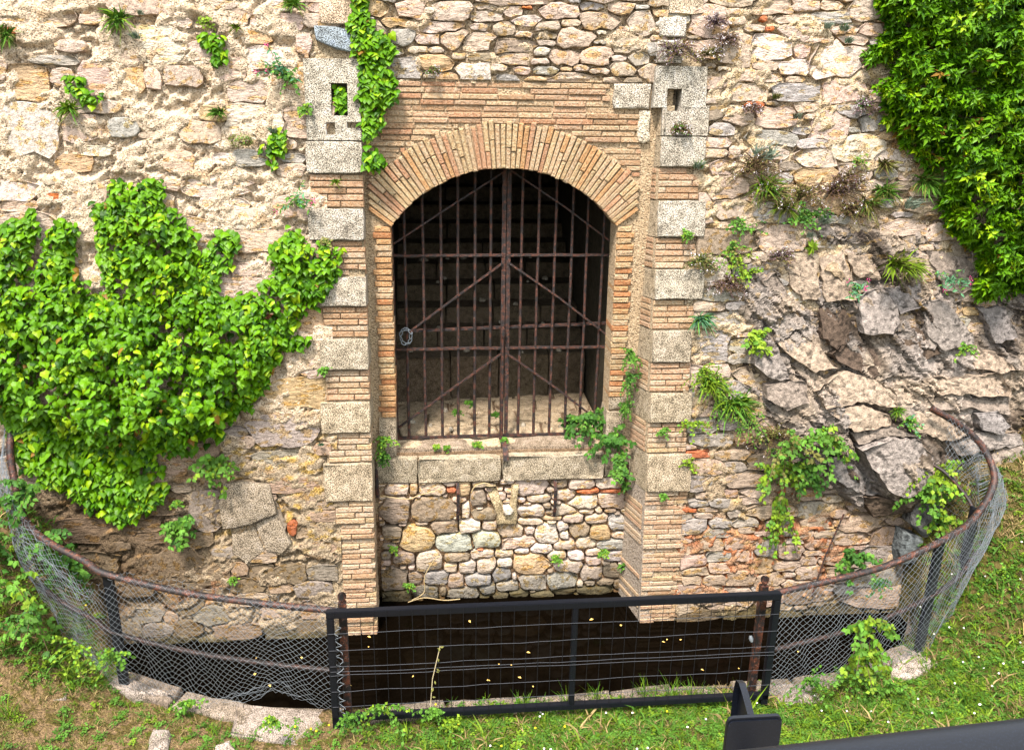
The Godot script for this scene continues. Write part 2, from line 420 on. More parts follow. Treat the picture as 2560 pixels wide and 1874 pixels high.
func materials() -> void:
	M.stones = [smat(TX.stone, TX.stone_b, Vector3(0.9, 1.6, 0.9), 0.93, 0.8), smat(TX.stone, TX.stone_b, Vector3(1.5, 1.6, 1.3), 0.93, 0.7), smat(TX.stone, TX.stone_b, Vector3(0.7, 2.1, 0.8), 0.93, 0.9)]
	M.granite = smat(TX.granite, TX.granite_b, Vector3(0.72, 0.72, 0.72), 0.9, 0.8)
	M.mortar = smat(TX.mortar, TX.mortar_b, Vector3(1.2, 1.5, 1.2), 0.95, 1.6)
	M.tint_brick = smat(TX.stone, TX.stone_b, Vector3(1.5, 1.5, 1.5), 0.93, 0.8)
	M.bricks = []
	for t in [[1.0, 0.95, 0.86], [0.96, 0.84, 0.78], [1.0, 0.96, 0.80], [0.92, 0.70, 0.60], [0.84, 0.72, 0.62], [1.0, 1.0, 1.0], [1.0, 0.78, 0.55], [0.95, 0.60, 0.40]]:
		M.bricks.append(smat(TX.brick, TX.stone_b, Vector3(1.7, 2.3, 1.7), 0.92, 0.8, lin(t[0], t[1], t[2])))
	M.rust = smat(TX.rust, TX.stone_b, Vector3(2.5, 2.5, 2.5), 0.75, 0.25); M.rust.metallic_specular = 0.5
	M.rail_rust = smat(TX.rust, TX.stone_b, Vector3(1.6, 1.6, 1.6), 0.6, 0.15); M.rail_rust.metallic_specular = 0.5
	M.black = smat(TX.paint, null, Vector3(3, 3, 3), 0.38, 0.0, Color(0.13, 0.145, 0.185)); M.black.metallic_specular = 0.4
	M.wire = smat(null, null, Vector3.ONE, 0.5, 0.0, Color(0.47, 0.50, 0.525)); M.wire.metallic = 0.2
	M.dark_wire = smat(null, null, Vector3.ONE, 0.5, 0.0, Color(0.25, 0.26, 0.28)); M.dark_wire2 = smat(null, null, Vector3.ONE, 0.5, 0.0, Color(0.10, 0.105, 0.12))
	M.rail_paint = smat(TX.paint, null, Vector3(9, 9, 9), 0.42, 0.0, Color(0.10, 0.125, 0.18)); M.rail_paint.metallic_specular = 0.35
	M.rock = smat(TX.rock, TX.stone_b, Vector3(0.9, 1.1, 0.9), 0.9, 0.8)
	M.soil = smat(TX.soil, TX.mortar_b, Vector3(0.9, 0.9, 0.9), 0.97, 2.0)
	M.leaf = smat(null, null, Vector3.ONE, 0.45); M.leaf.metallic_specular = 0.28
	M.leaf.backlight_enabled = true; M.leaf.backlight = Color(0.11, 0.16, 0.008)
	M.leaves = []
	for t in LEAF_TONES:
		var l: StandardMaterial3D = M.leaf.duplicate(); l.albedo_color = lin(t[0], t[1], t[2]); M.leaves.append(l)
	M.plant = smat(null, null, Vector3.ONE, 0.6); M.plant.backlight_enabled = true; M.plant.backlight = Color(0.12, 0.18, 0.02); M.plant.metallic_specular = 0.3
	M.twig = smat(TX.stone, null, Vector3(3, 3, 3), 0.9, 0.0)
	M.water = StandardMaterial3D.new(); M.water.albedo_color = lin(0.002, 0.0013, 0.0007); M.water.roughness = 0.06; M.water.metallic_specular = 0.12
	M.concrete = smat(TX.granite, TX.granite_b, Vector3(0.8, 0.8, 0.8), 0.9, 0.5)

# ================================================================== ground, water
var POOL := PackedVector2Array([Vector2(-3.95, -0.8), Vector2(-3.78, 0.10), Vector2(-3.60, 0.38), Vector2(-3.33, 0.72), Vector2(-2.81, 0.95), Vector2(-2.17, 1.19), Vector2(-1.55, 1.25), Vector2(0, 1.21), Vector2(1.7, 1.17), Vector2(2.16, 1.19), Vector2(3.27, 0.95), Vector2(3.73, 0.64), Vector2(3.98, 0.2), Vector2(4.05, -0.8)])
func hgt(x: float, z: float) -> float:
	var h := 0.165 + 0.035 * NW.get_noise_2d(x * 0.9, z * 0.9) + 0.018 * NZ.get_noise_2d(x * 4.0, z * 4.0)
	var sx := ss(3.35, 4.7, absf(x))
	h += maxf(0.0, absf(x) - 3.6) * 0.30
	h += sx * clampf(1.15 - z, 0.0, 1.6) * (1.05 if x > 0 else 0.9)
	if z > 1.6: h += (z - 1.6) * 0.05
	return h
func ground() -> void:
	var xs := []; var zs := []
	var x := -16.0
	while x < 16.01:
		xs.append(x); x += 0.05 if absf(x) < 6.0 else 0.5
	var z := -1.2
	while z < 14.0:
		zs.append(z); z += 0.05 if z < 3.0 else 0.6
	var P := PackedVector3Array(); var C := PackedColorArray()
	zs.reverse()
	for zz in zs:
		for xx in xs:
			var h := hgt(xx, zz)
			if Geometry2D.is_point_in_polygon(Vector2(xx, zz), POOL): h = -0.6
			P.append(Vector3(xx, h, zz))
			var d: float = ss(-1.2, 0.6, xx + 0.8 * NW.get_noise_2d(xx * 1.5, zz * 1.5))
			C.append(Color(0.62, 0.58, 0.43).lerp(Color(0.36, 0.40, 0.18), d * 0.95))
	struct("ground", grid_mesh(xs.size(), zs.size(), P, C), M.soil)
	var w := MB.new(); w.quad(Vector3(-4.2, 0, 1.5), Vector3(-4.2, 0, -1.0), Vector3(4.2, 0, -1.0), Vector3(4.2, 0, 1.5))
	struct("pool_water", w.mesh(), M.water)
	# kerb of slabs round the pool
	var kerb := thing("pool_kerb", "worn pale stone slabs edging the dark pool under the fence", "stone kerb", Vector3(0, 0.0, 1.0))
	var line := []
	for p in POOL.slice(1, 13): line.append(Vector3(p.x, 0, p.y))
	line = spline(line, 10)
	var acc := 0.0; var at := 0
	while at < line.size() - 2:
		var L := rr(0.45, 0.85); var to := at; acc = 0.0
		while to < line.size() - 1 and acc < L:
			acc += line[to].distance_to(line[to + 1]); to += 1
		var a: Vector3 = line[at]; var b: Vector3 = line[to]; var d := (b - a).normalized(); var n := Vector3(-d.z, 0, d.x)
		if n.z < 0: n = -n
		var w1 := rr(0.15, 0.24)
		var top := rr(0.165, 0.195) + maxf(0, minf(hgt(a.x, a.z + 0.1), hgt(b.x, b.z + 0.1)) - 0.19)
		var poly := PackedVector2Array()
		for q in rect_poly(0, 0, (b - a).length() - 0.012, w1, 0.012, 0.12): poly.append(q)
		var mb := stone_mb(poly, 0.012, 0.65, Color(0.30, 0.25, 0.21) * rr(0.7, 1.1), 1.0, 0.03)
		var bs := Basis(d, n, d.cross(n))
		if bs.z.y < 0: bs = Basis(d, n, -d.cross(n))
		var fixed := MB.new()
		var t := Transform3D(Basis(d, -n, Vector3.UP), Vector3.ZERO)
		for q in mb.v.size():
			mb.v[q] = t * Vector3(mb.v[q].x, mb.v[q].y - w1, mb.v[q].z); mb.n[q] = t.basis * mb.n[q]
		part("slab", mb.mesh(), M.concrete, kerb, Vector3(a.x, top, a.z) - Vector3(0, 0, 1.0))
		at = to
	# big loose slabs in the grass, each traced on the ground
	for s in [[[[592, 1765], [840, 1768], [815, 1865], [575, 1838]], "big pale slab lying in the grass left of the black gate panel"],
			[[[75, 1690], [118, 1682], [172, 1722], [165, 1750], [120, 1748], [82, 1722]], "small white weathered stone in dry grass near the left fence post"],
			[[[378, 1822], [425, 1820], [420, 1872], [358, 1890]], "narrow pale stone at the bottom edge of the dry grass"],
			[[[248, 1650], [330, 1700], [430, 1752], [330, 1745], [240, 1690]], "flat pinkish stone under the foot of the left fence post"],
			[[[-10, 1620], [25, 1640], [22, 1670], [-20, 1660]], "grey stone at the far left edge of the dry grass"],
			[[[1935, 1712], [2080, 1700], [2065, 1748], [1950, 1762]], "flat grey slab beneath the wire netting right of the black panel"],
			[[[2225, 1650], [2360, 1590], [2380, 1640], [2270, 1700], [2230, 1690]], "grey concrete footing under the right fence post"],
			[[[2390, 1395], [2480, 1400], [2490, 1430], [2420, 1425]], "pale stone in the grass slope behind the right netting"],
			[[[540, 1855], [580, 1850], [590, 1874], [535, 1880]], "little pale stone beside the big slab at the bottom edge"]]:
		var c := Vector3.ZERO; var ps := []
		for q in s[0]:
			var w3 := yp(q[0], q[1], 0.22); w3 = yp(q[0], q[1], hgt(w3.x, w3.z) + 0.03); w3 = yp(q[0], q[1], hgt(w3.x, w3.z) + 0.03); ps.append(w3); c += w3 / s[0].size()
		var poly := PackedVector2Array()
		for i in ps.size():
			var a: Vector3 = ps[i]; var b: Vector3 = ps[(i + 1) % ps.size()]
			for k in 3:
				var q := a.lerp(b, k / 3.0); poly.append(Vector2(q.x - c.x, c.z - q.z) + Vector2(rr(-.012, .012), rr(-.012, .012)))
		var mb := stone_mb(poly, 0.03, 0.15, Color(0.38, 0.33, 0.30) * rr(0.9, 1.1), 0.8, 0.02)
		var t := Basis(Vector3(1, 0, 0), Vector3(0, 0, -1), UP)
		for q in mb.v.size():
			mb.v[q] = t * mb.v[q]; mb.n[q] = t * mb.n[q]
		single("ground_stone", mb.mesh(), M.concrete, Vector3(c.x, c.y - 0.02, c.z), s[1], "stone", "loose stones round the pool")

# ================================================================== passage behind the gate
func interior() -> void:
	var dark := smat(TX.granite, TX.granite_b, Vector3(1, 1, 1), 0.9, 0.8)
	var body := thing("passage", "dark stone passage with walls and roof behind the iron gate", "passage", Vector3(0, 1.66, -1.0))
	var o := Vector3(0, -1.66, 1.0)
	for s in [[-1.75, -1.16, "side_wall"], [1.04, 1.75, "side_wall"]]:
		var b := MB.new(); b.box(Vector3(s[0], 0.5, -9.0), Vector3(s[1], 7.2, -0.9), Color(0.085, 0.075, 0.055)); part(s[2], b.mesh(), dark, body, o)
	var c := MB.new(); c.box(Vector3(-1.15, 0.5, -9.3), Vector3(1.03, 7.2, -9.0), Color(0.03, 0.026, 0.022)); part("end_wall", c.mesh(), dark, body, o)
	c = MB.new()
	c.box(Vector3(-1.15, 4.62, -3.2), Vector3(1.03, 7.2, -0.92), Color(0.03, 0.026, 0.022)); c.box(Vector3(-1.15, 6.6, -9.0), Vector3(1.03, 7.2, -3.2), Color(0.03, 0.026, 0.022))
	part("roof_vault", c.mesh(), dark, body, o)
	# paving inside, with gaps full of dirt
	var base := MB.new(); base.box(Vector3(-1.15, 1.0, -2.7), Vector3(1.03, 1.635, -0.62), Color(0.30, 0.21, 0.14)); part("floor_bed", base.mesh(), dark, body, o)
	var S := []
	for j in 5:
		for i in 5:
			S.append([Vector2(-1.0 + i * 0.48 + (0.2 if j % 2 else 0.0) + rr(-.05, .05), 0.78 + j * 0.34 + rr(-.04, .04)), Vector2(0.25, 0.17), 0])
	var reg := PackedVector2Array([Vector2(-1.14, 0.70), Vector2(1.02, 0.70), Vector2(1.02, 2.2), Vector2(-1.14, 2.7)])
	for i in S.size():
		var near := []
		for j in S.size():
			if j != i and S[i][0].distance_to(S[j][0]) < 0.9: near.append(j)
		var poly := cell(i, S, near, 14, 1.3)
		for k in poly.size(): poly[k] = S[i][0] + (poly[k] - S[i][0]) * 0.96
		var cut := Geometry2D.intersect_polygons(poly, reg)
		if cut.is_empty(): continue
		var mb := stone_mb(cut[0], 0.012, 0.03, Color(0.66, 0.53, 0.38) * rr(0.8, 1.0), 0.8, 0.014)
		for q in mb.v.size():
			mb.v[q] = Vector3(mb.v[q].x, mb.v[q].z, -mb.v[q].y); mb.n[q] = Vector3(mb.n[q].x, mb.n[q].z, -mb.n[q].y)
		part("paving_stone", mb.mesh(), dark, body, o + Vector3(0, 1.655, 0))
	var st := thing("staircase", "worn stone stairs climbing into the dark behind the gate", "stairs", Vector3(0, 1.66, -2.1))
	for i in 16:
		var rise := 0.50 if i == 0 else 0.19
		var y := 1.66 + 0.19 * i + (0.31 if i > 0 else 0.0); var z := -2.09 - 0.34 * i
		var n := 4 if i < 6 else 3
		var x := -1.14
		for k in n:
			var w := (2.16 - (x + 1.14)) / (n - k) * (rr(0.85, 1.15) if k < n - 1 else 1.0)
			var skew := 0.10 * (x / 1.1) if i == 0 else 0.03 * x
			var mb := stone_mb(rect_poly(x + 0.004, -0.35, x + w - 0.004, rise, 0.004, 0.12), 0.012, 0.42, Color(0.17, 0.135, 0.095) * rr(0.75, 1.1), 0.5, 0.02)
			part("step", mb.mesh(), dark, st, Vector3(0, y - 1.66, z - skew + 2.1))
			x += w
	for k in 30:
		var p := Vector3(rr(-1.0, 0.9), 0, 0)
		var i := rng.randi() % 6
		var on := Vector3(p.x, 1.97 + 0.19 * i + 0.012, -2.09 - 0.34 * (i - 1) - rr(0.05, 0.3)) if i > 0 else Vector3(p.x, 1.675, rr(-1.9, -0.95))
		var poly := PackedVector2Array(); var s := rr(0.015, 0.045)
		for q in 7: poly.append(Vector2(cos(TAU * q / 7), sin(TAU * q / 7)) * s * rr(0.7, 1.2))
		var mb := stone_mb(poly, s * 0.6, 0.01, Color(0.55, 0.5, 0.42), 1.0, s * 0.4)
		for q in mb.v.size():
			mb.v[q] = Vector3(mb.v[q].x, mb.v[q].z, -mb.v[q].y); mb.n[q] = Vector3(mb.n[q].x, mb.n[q].z, -mb.n[q].y)
		single("pebble", mb.mesh(), dark, on, "small pale stone lying loose on the passage floor or steps behind the gate", "stone", "loose pebbles behind the gate")

# ================================================================== rampart walls
func conv(L: Array, ox: float, oy: float, sc: float, out: Array, on_recess := false) -> void:      # x, y, width, height, tone on the photograph -> centre and half size on the wall
	for i in range(0, L.size(), 5):
		var x: float = ox + L[i] / sc; var y: float = oy + L[i + 1] / sc; var w: float = L[i + 2] / sc * 0.5; var h: float = L[i + 3] / sc * 0.5
		var c := zp2(x, y) if on_recess else fl2(x, y)
		var a := zp2(x + w, y) if on_recess else fl2(x + w, y)
		var b := zp2(x, y - h) if on_recess else fl2(x, y - h)
		out.append([c, Vector2(absf(a.x - c.x), absf(b.y - c.y)), int(L[i + 4])])
func mortar(called: String, root: Node3D, lo: Vector2, hi: Vector2, step: float, base: float, amp: float, deep: float, colf: Callable, chunk := 0.6) -> void:
	var nu := int((hi.x - lo.x) / step) + 1; var nv := int((hi.y - lo.y) / step) + 1
	var P := PackedVector3Array(); var C := PackedColorArray()
	for j in nv:
		for i in nu:
			var u := lo.x + i * step; var v := lo.y + j * step
			var w := base + amp * NZ.get_noise_2d(u * 7.0, v * 9.0) + amp * 0.7 * NW.get_noise_2d(u * 33.0, v * 40.0)
			w -= 0.06 * ss(0.5 - deep, 0.62 - deep, 0.5 + 0.5 * NW.get_noise_2d(u * 1.7 + 40.0, v * 2.3)) * (0.5 + 0.5 * ss(-0.2, 0.2, NW.get_noise_2d(u * 12.0 + 7.0, v * 12.0)))
			w += chunk * 0.016 * NC.get_noise_2d(u * 15.0 + 0.5 * NW.get_noise_2d(u * 6.0, v * 6.0), v * 24.0)
			w -= 0.04 * ss(0.05, 0.01, absf(NW.get_noise_2d(u * 1.9 + 11.0, v * 4.2))) * ss(-0.1, 0.15, NW.get_noise_2d(u * 1.1, v * 1.3 + 60.0))
			P.append(Vector3(u, v, w)); C.append(colf.call(Vector2(u, v)))
	part(called, grid_mesh(nu, nv, P, C), M.mortar, root)
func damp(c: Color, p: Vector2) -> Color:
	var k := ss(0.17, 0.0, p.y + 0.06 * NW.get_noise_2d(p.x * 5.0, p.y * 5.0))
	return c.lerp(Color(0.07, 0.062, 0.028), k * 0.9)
func left_tone(p: Vector2, i: int) -> Color:
	var c := tone(i) if i >= 0 else tone([0, 0, 8, 0, 5, 8, 0, 0, 2, 5, 8, 5][rng.randi() % 12], 0.06)
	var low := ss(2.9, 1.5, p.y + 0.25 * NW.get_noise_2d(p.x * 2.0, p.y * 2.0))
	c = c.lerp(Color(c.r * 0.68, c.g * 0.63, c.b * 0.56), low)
	return damp(c.lerp(Color(0.11, 0.08, 0.05), 0.8 * earth_and_shade(p)), p)
func earth_and_shade(p: Vector2) -> float:           # dark earth at the wall foot, with the ivy overhang's shade painted into it
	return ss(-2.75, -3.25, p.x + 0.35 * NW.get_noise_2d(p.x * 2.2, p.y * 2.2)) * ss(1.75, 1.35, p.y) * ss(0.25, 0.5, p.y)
func left_mortar(p: Vector2) -> Color:
	var c := Color(0.62, 0.525, 0.435)
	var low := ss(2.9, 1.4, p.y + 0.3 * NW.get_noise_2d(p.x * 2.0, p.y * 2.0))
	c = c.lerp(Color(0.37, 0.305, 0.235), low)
	var li := ss(0.08, 0.35, NZ.get_noise_2d(p.x * 5.0, p.y * 9.0)) * ss(-3.1, -2.5, p.x) * ss(2.3, 1.8, p.y) * ss(0.75, 1.1, p.y)
	c = c.lerp(Color(0.50, 0.33, 0.06), li * 0.75)
	var red := ss(0.9, 0.6, p.y) * ss(0.25, 0.5, p.y) * ss(-2.4, -2.9, p.x) * ss(-0.1, 0.2, NW.get_noise_2d(p.x * 3.0, p.y * 4.0))
	c = c.lerp(Color(0.26, 0.11, 0.05), red * 0.8)
	c = c.lerp(Color(0.10, 0.07, 0.042), 0.85 * earth_and_shade(p))
	c = c.lerp(Color(0.40, 0.25, 0.12), 0.5 * ss(0.32, 0.5, NZ.get_noise_2d(p.x * 3.1 + 9.0, p.y * 4.4)))
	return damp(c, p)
func right_tone(p: Vector2, i: int) -> Color:
	var c := tone(i) if i >= 0 else tone([0, 0, 8, 6, 5, 8, 6, 0, 2, 0, 3, 0][rng.randi() % 12])
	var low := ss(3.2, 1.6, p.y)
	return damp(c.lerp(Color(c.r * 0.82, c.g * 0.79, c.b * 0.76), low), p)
func right_mortar(p: Vector2) -> Color:
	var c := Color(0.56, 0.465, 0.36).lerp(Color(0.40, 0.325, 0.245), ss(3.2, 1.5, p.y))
	c = c.lerp(Color(0.50, 0.33, 0.10), 0.45 * ss(0.15, 0.4, NZ.get_noise_2d(p.x * 6.0 + 3.0, p.y * 6.0)))
	var red := ss(1.15, 0.95, p.y + 0.12 * NW.get_noise_2d(p.x * 3.0, p.y)) * ss(0.15, 0.35, p.y) * ss(3.9, 3.2, p.x)
	c = c.lerp(Color(0.42, 0.17, 0.09), red * (0.55 + 0.45 * ss(-0.2, 0.3, NW.get_noise_2d(p.x * 4.0, p.y * 4.0))))
	return damp(c, p)
func walls() -> void:
	var S := []
	conv([1850, 510, 520, 440, 5, 310, 950, 480, 410, 2, 330, 1480, 680, 560, 5, 1090, 920, 380, 400, 8, 1500, 910, 330, 300, 2, 1740, 900, 210, 240, 0, 1350, 640, 450, 300, 8,
		150, 350, 140, 90, 4, 1300, 300, 100, 60, 4, 620, 690, 520, 110, 6, 1100, 1220, 520, 160, 0, 700, 880, 280, 200, 0], 0, 0, 4.59, S)
	conv([1180, 490, 230, 130, 0, 1460, 450, 220, 150, 8, 1600, 590, 240, 150, 0, 1640, 790, 380, 240, 5, 1610, 1020, 220, 110, 6, 1480, 110, 260, 130, 8, 1310, 330, 190, 120, 0, 1600, 240, 280, 90, 2,
		1960, 280, 100, 130, 8, 790, 820, 180, 120, 6, 1280, 850, 260, 150, 0, 1150, 1040, 180, 140, 8, 480, 1050, 220, 110, 2, 1370, 1200, 420, 130, 0, 1610, 1420, 360, 130, 5, 340, 1270, 80, 70, 4,
		520, 830, 240, 160, 0, 2080, 120, 230, 110, 0, 2100, 60, 220, 90, 8, 1890, 1020, 160, 60, 6, 1880, 1100, 180, 90, 0, 1420, 40, 200, 70, 0, 1700, 130, 200, 80, 0, 1850, 140, 200, 110, 8], 0, 0, 2.581, S)
	conv([530, 665, 65, 55, 8, 820, 745, 140, 60, 6, 870, 680, 150, 55, 6, 690, 735, 90, 50, 0, 620, 690, 100, 80, 3, 730, 690, 120, 80, 3, 420, 850, 140, 80, 6, 170, 850, 110, 60, 6, 520, 910, 180, 60, 0, 560, 730, 130, 60, 3,
		270, 660, 240, 130, 3, 420, 690, 150, 80, 3, 470, 600, 90, 40, 6, 680, 910, 100, 60, 6, 800, 900, 130, 60, 0, 330, 900, 110, 60, 3, 210, 900, 120, 60, 6, 100, 900, 90, 60, 6, 260, 860, 60, 50, 0, 330, 810, 120, 70, 3,
		700, 120, 260, 120, 6, 690, 250, 220, 90, 6, 560, 165, 70, 50, 0, 520, 130, 90, 40, 6, 620, 490, 170, 150, 6, 800, 520, 100, 50, 0, 740, 505, 40, 60, 4, 400, 430, 130, 160, 6], 260, 1000, 1.571, S)
	var R := PackedVector2Array([Vector2(-5.6, -0.4), Vector2(-1.68, -0.4), Vector2(-1.66, 1.3), Vector2(-1.70, 3.0), Vector2(-1.75, 4.4), Vector2(-1.30, 5.32), Vector2(-1.30, 6.3), Vector2(-5.6, 6.3)])
	for s in S: s[1] *= 0.98
	pack_fill(S, R, [0.17, 0.12, 0.085, 0.06, 0.042], [140, 400, 500, 400, 120], Vector2(1.3, 2.5))
	var root := thing("rubble_wall", "pale mortared rubble rampart left of the gate, half covered by ivy", "stone wall", FB * Vector3(-3.5, 0, 0), "", FB)
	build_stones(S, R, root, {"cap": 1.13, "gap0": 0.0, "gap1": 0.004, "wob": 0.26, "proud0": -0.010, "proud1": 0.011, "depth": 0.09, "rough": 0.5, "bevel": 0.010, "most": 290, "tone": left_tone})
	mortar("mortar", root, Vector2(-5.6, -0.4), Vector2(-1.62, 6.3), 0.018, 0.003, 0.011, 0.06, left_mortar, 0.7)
	var core := MB.new(); core.box(Vector3(-6.5, -0.6, -1.0), Vector3(-1.42, 6.5, -0.16), Color(0.4, 0.34, 0.28)); part("wall_core", core.mesh(), M.mortar, root)
	for q in [[[[470, 500], [452, 400], [470, 325], [560, 318], [650, 330], [682, 438], [588, 478]], 0.05], [[[592, 484], [678, 446], [735, 560], [700, 600], [640, 590]], 0.012], [[[500, 505], [585, 486], [632, 590], [560, 640], [505, 600]], 0.006]]:
		var poly := PackedVector2Array()
		for i in q[0].size():
			for k in 3:
				var a: Vector2 = Vector2(q[0][i][0], q[0][i][1]).lerp(Vector2(q[0][(i + 1) % q[0].size()][0], q[0][(i + 1) % q[0].size()][1]), k / 3.0)
				poly.append(fl2(260 + a.x / 1.571, 1000 + a.y / 1.571) + Vector2(rr(-.006, .006), rr(-.006, .006)))
		part("leaning_slab", stone_mb(poly, q[1], 0.12, Color(0.36, 0.305, 0.24), 0.5, 0.008).mesh(), M.granite, root, Vector3(0, 0, 0.012))
	for o in root.get_children(): o.position.x += 3.5
	S = []
	conv([290, 225, 330, 310, 8, 545, 130, 140, 90, 0, 580, 215, 150, 90, 0, 1300, 60, 300, 110, 0, 1560, 190, 320, 150, 6, 570, 540, 290, 320, 0, 965, 480, 360, 260, 5, 1260, 530, 170, 130, 8, 1610, 640, 480, 380, 5, 1790, 410, 250, 110, 8,
		900, 680, 220, 110, 0, 1180, 700, 310, 150, 5, 650, 780, 350, 130, 8, 940, 800, 220, 100, 0, 690, 950, 450, 190, 0, 1200, 950, 500, 180, 6, 1700, 930, 430, 230, 8, 580, 1200, 280, 150, 8, 1010, 1200, 330, 200, 8,
		1310, 1110, 200, 120, 0, 430, 1330, 200, 140, 6, 990, 1440, 430, 150, 6, 380, 1480, 230, 110, 0, 560, 1580, 110, 120, 0, 1560, 1300, 330, 250, 0, 2000, 1270, 250, 180, 6, 870, 190, 70, 70, 4, 930, 300, 80, 60, 4, 1200, 340, 300, 140, 0], 1700, 0, 4.13, S)
	conv([440, 170, 200, 130, 0, 490, 365, 330, 230, 8, 540, 600, 380, 180, 0, 1080, 280, 180, 130, 6, 1360, 480, 200, 160, 2, 1800, 230, 300, 180, 0, 1990, 340, 270, 110, 0, 960, 650, 330, 140, 6, 1040, 900, 500, 270, 0, 1520, 880, 330, 200, 5,
		1820, 860, 210, 170, 0, 1640, 700, 230, 90, 6, 640, 1380, 230, 110, 0, 590, 1470, 380, 90, 6, 640, 1580, 370, 110, 6, 330, 1590, 300, 110, 0, 2010, 980, 170, 90, 6, 1250, 1200, 330, 300, 0, 1620, 1250, 200, 240, 2, 1400, 60, 330, 170, 0], 1700, 380, 4.13, S)
	conv([290, 30, 150, 80, 6, 460, 180, 200, 70, 6, 280, 190, 130, 60, 6, 700, 150, 250, 100, 0, 550, 265, 80, 90, 6, 440, 345, 150, 70, 6, 340, 520, 240, 110, 8, 600, 500, 240, 130, 8, 430, 600, 180, 90, 6, 620, 580, 180, 100, 8,
		200, 640, 260, 90, 8, 260, 715, 180, 70, 0, 450, 690, 200, 90, 8, 770, 680, 160, 120, 2, 230, 785, 150, 70, 0, 400, 790, 190, 80, 8, 610, 770, 240, 100, 0, 1180, 240, 200, 110, 6, 1560, 345, 300, 110, 8, 1230, 510, 170, 90, 8,
		1200, 575, 230, 50, 0, 1140, 640, 110, 80, 0, 1290, 630, 160, 70, 0, 1140, 730, 220, 120, 0, 1700, 600, 260, 130, 6, 1480, 460, 300, 80, 8, 1290, 430, 220, 60, 0, 1110, 425, 130, 70, 8, 180, 860, 240, 60, 0, 370, 850, 150, 50, 0,
		960, 680, 200, 60, 0, 1000, 570, 180, 90, 8, 640, 330, 180, 70, 6, 900, 340, 140, 80, 6, 1000, 410, 90, 60, 6, 1220, 330, 200, 90, 0, 1390, 330, 110, 60, 8, 1750, 440, 220, 140, 3, 130, 290, 140, 60, 6, 420, 420, 170, 70, 6], 1660, 1200, 3.135, S)
	conv([400, 330, 210, 110, 6, 560, 310, 190, 120, 0, 440, 470, 180, 90, 6, 330, 640, 190, 170, 6, 300, 800, 220, 120, 0, 450, 890, 200, 110, 6, 590, 820, 200, 110, 0, 280, 1090, 180, 90, 6, 430, 1080, 170, 80, 6, 330, 1180, 200, 60, 6, 300, 1340, 190, 90, 0, 470, 1340, 120, 70, 6, 260, 1430, 110, 100, 6, 590, 1520, 210, 90, 0], 1640, 600, 2.36, S)
	R = PackedVector2Array([Vector2(1.66, -0.4), Vector2(5.9, -0.4), Vector2(5.9, 6.3), Vector2(1.25, 6.3), Vector2(1.25, 5.62), Vector2(1.66, 5.3)])
	for s in S: s[1] *= 0.98
	pack_fill(S, R, [0.17, 0.12, 0.085, 0.06, 0.042, 0.03], [60, 400, 1500, 2500, 2500, 1200], Vector2(1.4, 2.6))
	root = thing("rubble_wall", "weathered rubble rampart right of the gate with tufts growing in its joints", "stone wall", FB * Vector3(3.5, 0, 0), "", FB)
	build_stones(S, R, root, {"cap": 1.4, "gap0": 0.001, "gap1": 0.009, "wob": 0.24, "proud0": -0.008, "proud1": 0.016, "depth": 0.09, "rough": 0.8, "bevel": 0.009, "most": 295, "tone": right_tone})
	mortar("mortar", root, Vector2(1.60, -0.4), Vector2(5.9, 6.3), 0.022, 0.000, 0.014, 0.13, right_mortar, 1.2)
	core = MB.new(); core.box(Vector3(1.42, -0.6, -1.0), Vector3(6.5, 6.5, -0.16), Color(0.4, 0.34, 0.28)); part("wall_core", core.mesh(), M.mortar, root)
	for o in root.get_children(): o.position.x -= 3.5
	# rubble over the brick arch, in the recess plane
	S = []
	conv([1950, 830, 350, 310, 5, 1950, 470, 420, 180, 8, 1620, 300, 440, 130, 0, 1270, 110, 260, 200, 8, 1150, 400, 240, 200, 6, 1750, 420, 300, 250, 0, 2280, 320, 200, 120, 0, 2380, 130, 180, 120, 0, 2520, 230, 250, 110, 5,
		2680, 670, 230, 90, 0, 2730, 770, 250, 110, 6, 2480, 780, 160, 110, 8, 2280, 880, 240, 130, 6, 2900, 120, 360, 160, 0, 3300, 230, 380, 200, 8, 3050, 430, 360, 200, 0, 3300, 620, 300, 220, 8, 3600, 480, 280, 200, 0, 3560, 760, 250, 150, 0, 2900, 640, 300, 160, 8, 3780, 250, 260, 250, 0, 3750, 640, 200, 160, 6], 740, 0, 4.37, S, true)
	R = PackedVector2Array([Vector2(-1.36, 5.11), Vector2(1.30, 5.10), Vector2(1.30, 6.3), Vector2(-1.36, 6.3)])
	pack_fill(S, R, [0.12, 0.085, 0.06, 0.042, 0.03], [100, 500, 900, 1500, 1200], Vector2(1.4, 2.6))
	root = thing("rubble_wall", "rough dry rubble above the brick arch, between the two granite pilasters", "stone wall", Vector3(0, 5.1, ZR))
	build_stones(S, R, root, {"cap": 1.4, "gap0": 0.002, "gap1": 0.010, "wob": 0.20, "proud0": -0.004, "proud1": 0.020, "depth": 0.09, "rough": 0.8, "bevel": 0.009, "most": 200, "tone": right_tone})
	mortar("mortar", root, Vector2(-1.38, 5.08), Vector2(1.32, 6.3), 0.022, -0.002, 0.016, 0.16, func(p): return Color(0.58, 0.475, 0.37))
	core = MB.new(); core.box(Vector3(-1.4, 5.0, -0.36), Vector3(1.4, 6.4, -0.11), Color(0.4, 0.34, 0.28)); part("wall_core", core.mesh(), M.mortar, root)
	for o in root.get_children(): o.position.y -= 5.1

